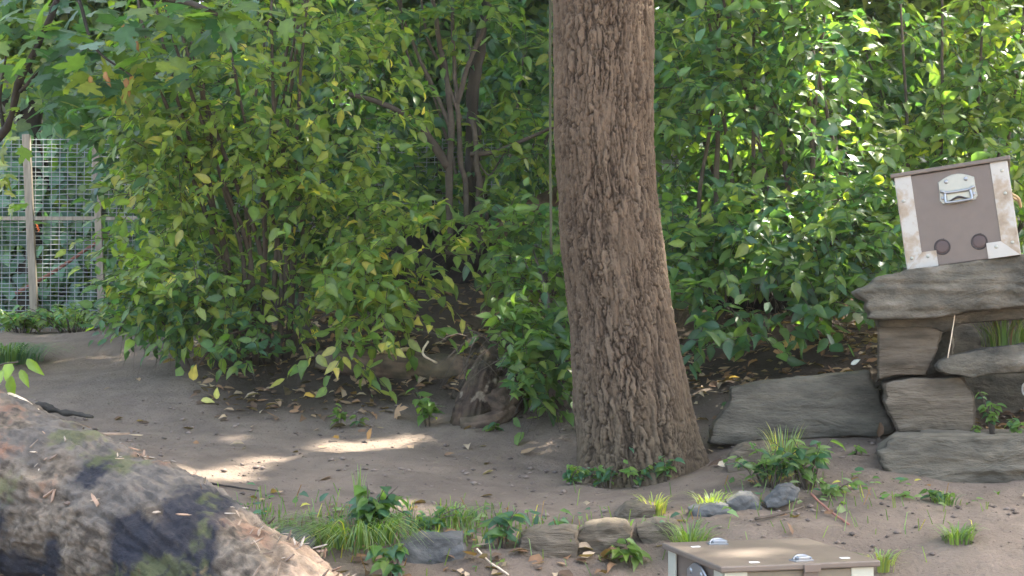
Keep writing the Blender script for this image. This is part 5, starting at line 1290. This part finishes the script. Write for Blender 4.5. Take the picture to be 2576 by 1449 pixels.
tuft(2520, 866, 6.28, 110, .24, .26, {'fresh': 3, 'mid': 3, 'lime': 1, 'brown': 1}, 'grass clump growing on the flat slab under the capstone', arch=0.55, lean=(-.2, -.1), z=zc)
tuft(2580, 866, 6.35, 60, .22, .2, {'fresh': 2, 'lime': 3, 'brown': 1}, 'sun tipped grass at the edge of the gap under the capstone', arch=0.45, z=zc)
stick('stalk', [at(2384, 900, 6.0), at(2396, 830, 6.0), at(2404, 775, 6.0)], .0025, .002, 'pale dry stalk standing beside the wedge shaped tan block', M_PALE)

# ------------------------------------------------------------------ fallen leaves
n = 6500
x = rng.uniform(-2.6, 2.8, n); y = rng.uniform(6.3, 9.2, n)
k = rng.random(n) < np.clip(litter_amount(x, y) * 1.1, 0.02, 1) * (0.35 + 0.65 * (fbm(np.stack([x * 2.2, y * 2.2, 0 * x], -1), 3, 501) > -0.1))
x, y = x[k], y[k]
x2 = rng.normal(0.0, .45, 130); y2 = rng.normal(4.74, .12, 130)
x3 = rng.uniform(-2.4, 2.6, 60); y3 = rng.uniform(4.9, 7.0, 60)
x, y = np.concatenate([x, x2, x3]), np.concatenate([y, y2, y3]); n = len(x)
p = np.stack([x, y, ground(x, y) + 0.010], -1)
A = np.stack([rng.normal(size=n), rng.normal(size=n), rng.normal(size=n) * .25], -1)
N = np.stack([rng.normal(size=n) * .35, rng.normal(size=n) * .35 - .1, np.ones(n)], -1)
dry = np.array([(.20, .115, .065), (.14, .085, .055), (.28, .19, .12), (.34, .26, .18), (.10, .065, .045)])[rng.integers(0, 5, n)] * rng.uniform(.7, 1.25, (n, 1))
V, Fa, C = leaves_geometry(p, A, N, rng.uniform(.035, .085, n), dry, T_LOW)
lit = obj('leaf_litter', V, [Fa], M_DRY, None, C); tag(lit, 'brown dry leaves scattered over the shaded banks and path edge', None, None, 'stuff')
for px_, py_, Y, s_, cc, lab, heading in [
    (486, 950, 7.6, .085, (.42, .33, .07), 'single yellow leaf upright at the edge of the litter', (0.1, -.3, .9)),
    (765, 948, 7.4, .07, (.45, .30, .06), 'golden leaf below the hanging dark leaves', (1, .1, .15)),
    (1985, 884, 7.55, .10, (.50, .38, .16), 'pale tan lobed leaf on the bare bank beside the boulder', (.2, -.3, .8)),
    (1975, 902, 7.45, .11, (.34, .20, .10), 'orange brown lobed leaf just under the pale tan leaf', (-.5, -.4, .3)),
    (2010, 905, 7.45, .09, (.28, .17, .09), 'brown curled leaf right of the orange brown leaf', (.6, -.4, .2)),
    (990, 1022, 7.05, .10, (.30, .19, .11), 'large crumpled brown leaf in front of the fallen log', (.4, -.4, .4)),
    (505, 1003, 7.25, .07, (.38, .36, .12), 'yellow green leaf lying flat on the path', (1, .2, .05)),
    (545, 985, 7.3, .06, (.40, .38, .10), 'small bright yellow leaf standing on the path', (.1, -.2, 1)),
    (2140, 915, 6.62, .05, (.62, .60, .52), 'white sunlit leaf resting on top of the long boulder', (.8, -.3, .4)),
    (2115, 1262, 5.25, .06, (.16, .19, .09), 'dull green leaf lying on the soil slope', (-.1, -.5, -.3)),
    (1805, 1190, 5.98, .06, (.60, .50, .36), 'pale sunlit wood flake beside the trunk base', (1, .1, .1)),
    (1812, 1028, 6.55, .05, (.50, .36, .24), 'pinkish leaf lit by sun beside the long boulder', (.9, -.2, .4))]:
    b = on_ground(px_, py_, Y)
    b[2] = max(b[2], at(px_, py_, Y)[2] - .01) + .008 if lab.startswith('white') else b[2] + .012
    V, Fa, C = leaves_geometry(b[None], np.array([heading], float), np.array([(0, -.7, .7)]), np.array([s_]), np.array([cc]), T_MAPLE if 'lobed' in lab or 'crumpled' in lab else T_FINE)
    tag(obj('fallen_leaf', V, [Fa], M_DRY, None, C), lab, 'leaf')
fol = Foliage(); n = 300
x = np.concatenate([rng.normal(-0.55, .28, 150), rng.normal(.05, .35, 80), rng.normal(1.25, .22, 70)]); y = np.concatenate([rng.normal(4.98, .14, 150), rng.normal(4.98, .12, 80), rng.normal(5.45, .12, 70)])
p = np.stack([x, y, ground(x, y) + rng.uniform(.004, .05, n)], -1)
V, Fa, C = leaves_geometry(p, np.stack([rng.normal(size=n), rng.normal(size=n), rng.uniform(-.2, .5, n)], -1), np.stack([rng.normal(size=n) * .3, np.full(n, -.4), np.ones(n)], -1), rng.uniform(.02, .05, n), colours(n, {'mid': 4, 'blue': 3, 'pale': 2, 'yellow': .4, 'brown': .8}), T_LOW)
b_ = Bag(); b_.add(V, Fa, C)
for q in range(700):
    x_, y_ = (random.gauss(-.45, .4), random.gauss(4.98, .13)) if q % 7 else (random.gauss(1.1, .4), random.gauss(5.25, .2))
    z_ = float(ground(x_, y_)); L_ = random.uniform(.03, .10); an = random.uniform(0, 6.28); o_ = np.array((math.cos(an), math.sin(an), 0)) * L_ * random.uniform(.3, .9)
    c0 = np.array((x_, y_, z_ - .005)); w_ = np.array((.0018, 0, 0))
    b_.add([c0 - w_, c0 + w_, c0 + o_ * .4 + (0, 0, L_ * .7) + w_ * .8, c0 + o_ * .4 + (0, 0, L_ * .7) - w_ * .8, c0 + o_ + (0, 0, L_ * .75)], np.array([(0, 1, 2), (0, 2, 3), (3, 2, 4)]), colours(1, {'fresh': 3, 'mid': 4, 'pale': 2, 'yellow': .3, 'brown': .6})[0])
tag(b_.build('ground_cover', M_GRASS), 'thin scattered grass and tiny weeds along the path edge', None, None, 'stuff')
# small clods and pebbles on the path
clods = Bag()
for q in range(2200):
    x_, y_ = random.uniform(-2.6, 2.6), random.uniform(4.7, 7.3); r = random.choice((.003, .003, .004, .004, .006, .010)) * random.uniform(.7, 1.4)
    u = unit(np.array([(1, 0, 0), (-1, 0, 0), (0, 1, 0), (0, -1, 0), (0, 0, 1), (0, 0, -1)]) + rng.normal(size=(6, 3)) * .25) * r * (1.3, 1, .7)
    clods.add(u + (x_, y_, float(ground(x_, y_)) + r * .4), np.array([(0, 2, 4), (2, 1, 4), (1, 3, 4), (3, 0, 4), (2, 0, 5), (1, 2, 5), (3, 1, 5), (0, 3, 5)]), np.array((.13, .10, .08)) * random.uniform(.6, 1.7))
tag(clods.build('pebbles', plain('clod', (.15, .12, .1), .95, attr=True)), 'small clods and pebbles strewn over the trodden soil', None, None, 'stuff')

# ------------------------------------------------------------------ the animal in the gap
ac = at(2604, 1035, 6.2)
animal = empty('raccoon', ac - (0, 0, .10)); tag(animal, 'grey furry animal with a pale rimmed ear lurking in the rock gap', 'animal')
fur = rough_material('grey_fur', [(0.3, (0.06, 0.055, 0.052)), (0.5, (0.14, 0.13, 0.12)), (0.75, (0.26, 0.25, 0.24))], scale=40, bump=0.8, bscale=160, rough=0.95, dist=0.006, stretch=(1, 1, .4))
me = bpy.data.meshes.new('body')
J = [((.26, .10, .13), .10), ((.16, .06, .15), .095), ((.07, .0, .14), .07), ((.0, -.03, .125), .062), ((-.015, -.085, .105), .032), ((-.02, -.12, .098), .018),
     ((.34, .14, .08), .07), ((.40, .18, .04), .03), ((.52, .22, .06), .032),
     ((.10, -.03, .06), .035), ((.085, -.06, .0), .022), ((.17, .0, .05), .035), ((.16, -.02, .0), .022), ((.28, .04, .05), .045), ((.27, .01, .0), .025)]
Ed = [(0, 1), (1, 2), (2, 3), (3, 4), (4, 5), (0, 6), (6, 7), (7, 8), (2, 9), (9, 10), (1, 11), (11, 12), (0, 13), (13, 14)]
me.from_pydata([j_[0] for j_ in J], Ed, []); me.materials.append(fur)
body = link('body', me, animal)
sk = body.modifiers.new('skin', 'SKIN'); 
for k, (_, r_) in enumerate(J):
    me.skin_vertices[0].data[k].radius = (r_, r_); me.skin_vertices[0].data[k].use_root = (k == 0)
body.modifiers.new('sub', 'SUBSURF').render_levels = 2; body.modifiers['sub'].levels = 2
for sx in (-1, 1):
    t = np.linspace(0, 2 * math.pi, 15)[:-1]
    out = np.stack([np.cos(t) * .017, np.full(14, 0.0), np.sin(t) * .030 + .012], -1)
    V = np.vstack([out, out * (.72, 1, .74) + (0, -.003, .002), [(0, .006, .012)]]); V[:14, 1] -= .006
    V = np.vstack([V, out * (.98, 1, .98) + (0, .008, 0)])
    a = np.arange(14); b = (a + 1) % 14
    rim_q = np.stack([a, b, b + 14, a + 14], -1); inn = np.stack([a + 14, b + 14, np.full(14, 28)], -1); bk = np.stack([b, a, a + 29, b + 29], -1)
    e_ = link('ear', make_mesh('ear', V, [rim_q, bk], plain('pale_ear_rim', (.62, .61, .58), .9), None, True), animal, (-.003 + sx * .043 - .0, -.02, .185))
    i_ = link('inner_ear', make_mesh('inner_ear', V, [inn], plain('dark_inner_ear', (.075, .07, .065), .95), None, True), e_)
    V2, Q2, T2 = lathe([(.0075, .003), (.006, -.003), (.003, -.006)], 12)
    link('eye', make_mesh('eye', V2, [Q2, T2], plain('black_eye', (.01, .01, .01), .1), None, True), animal, (sx * .027 - .008, -.082, .128))
    b_ = Bag(); add_tube(b_, [(sx * .058, -.045, .118), (sx * .045, -.075, .100), (sx * .02, -.098, .088)], [.010, .016, .008], 8, 12)
    local('cheek', b_, plain('pale_cheek_fur', (.45, .42, .38), .95), animal, True)
V2, Q2, T2 = lathe([(.009, .004), (.009, -.004), (.005, -.008)], 12)
link('nose', make_mesh('nose', V2, [Q2, T2], plain('black_nose', (.012, .012, .012), .3), None, True), animal, (-.022, -.134, .100))
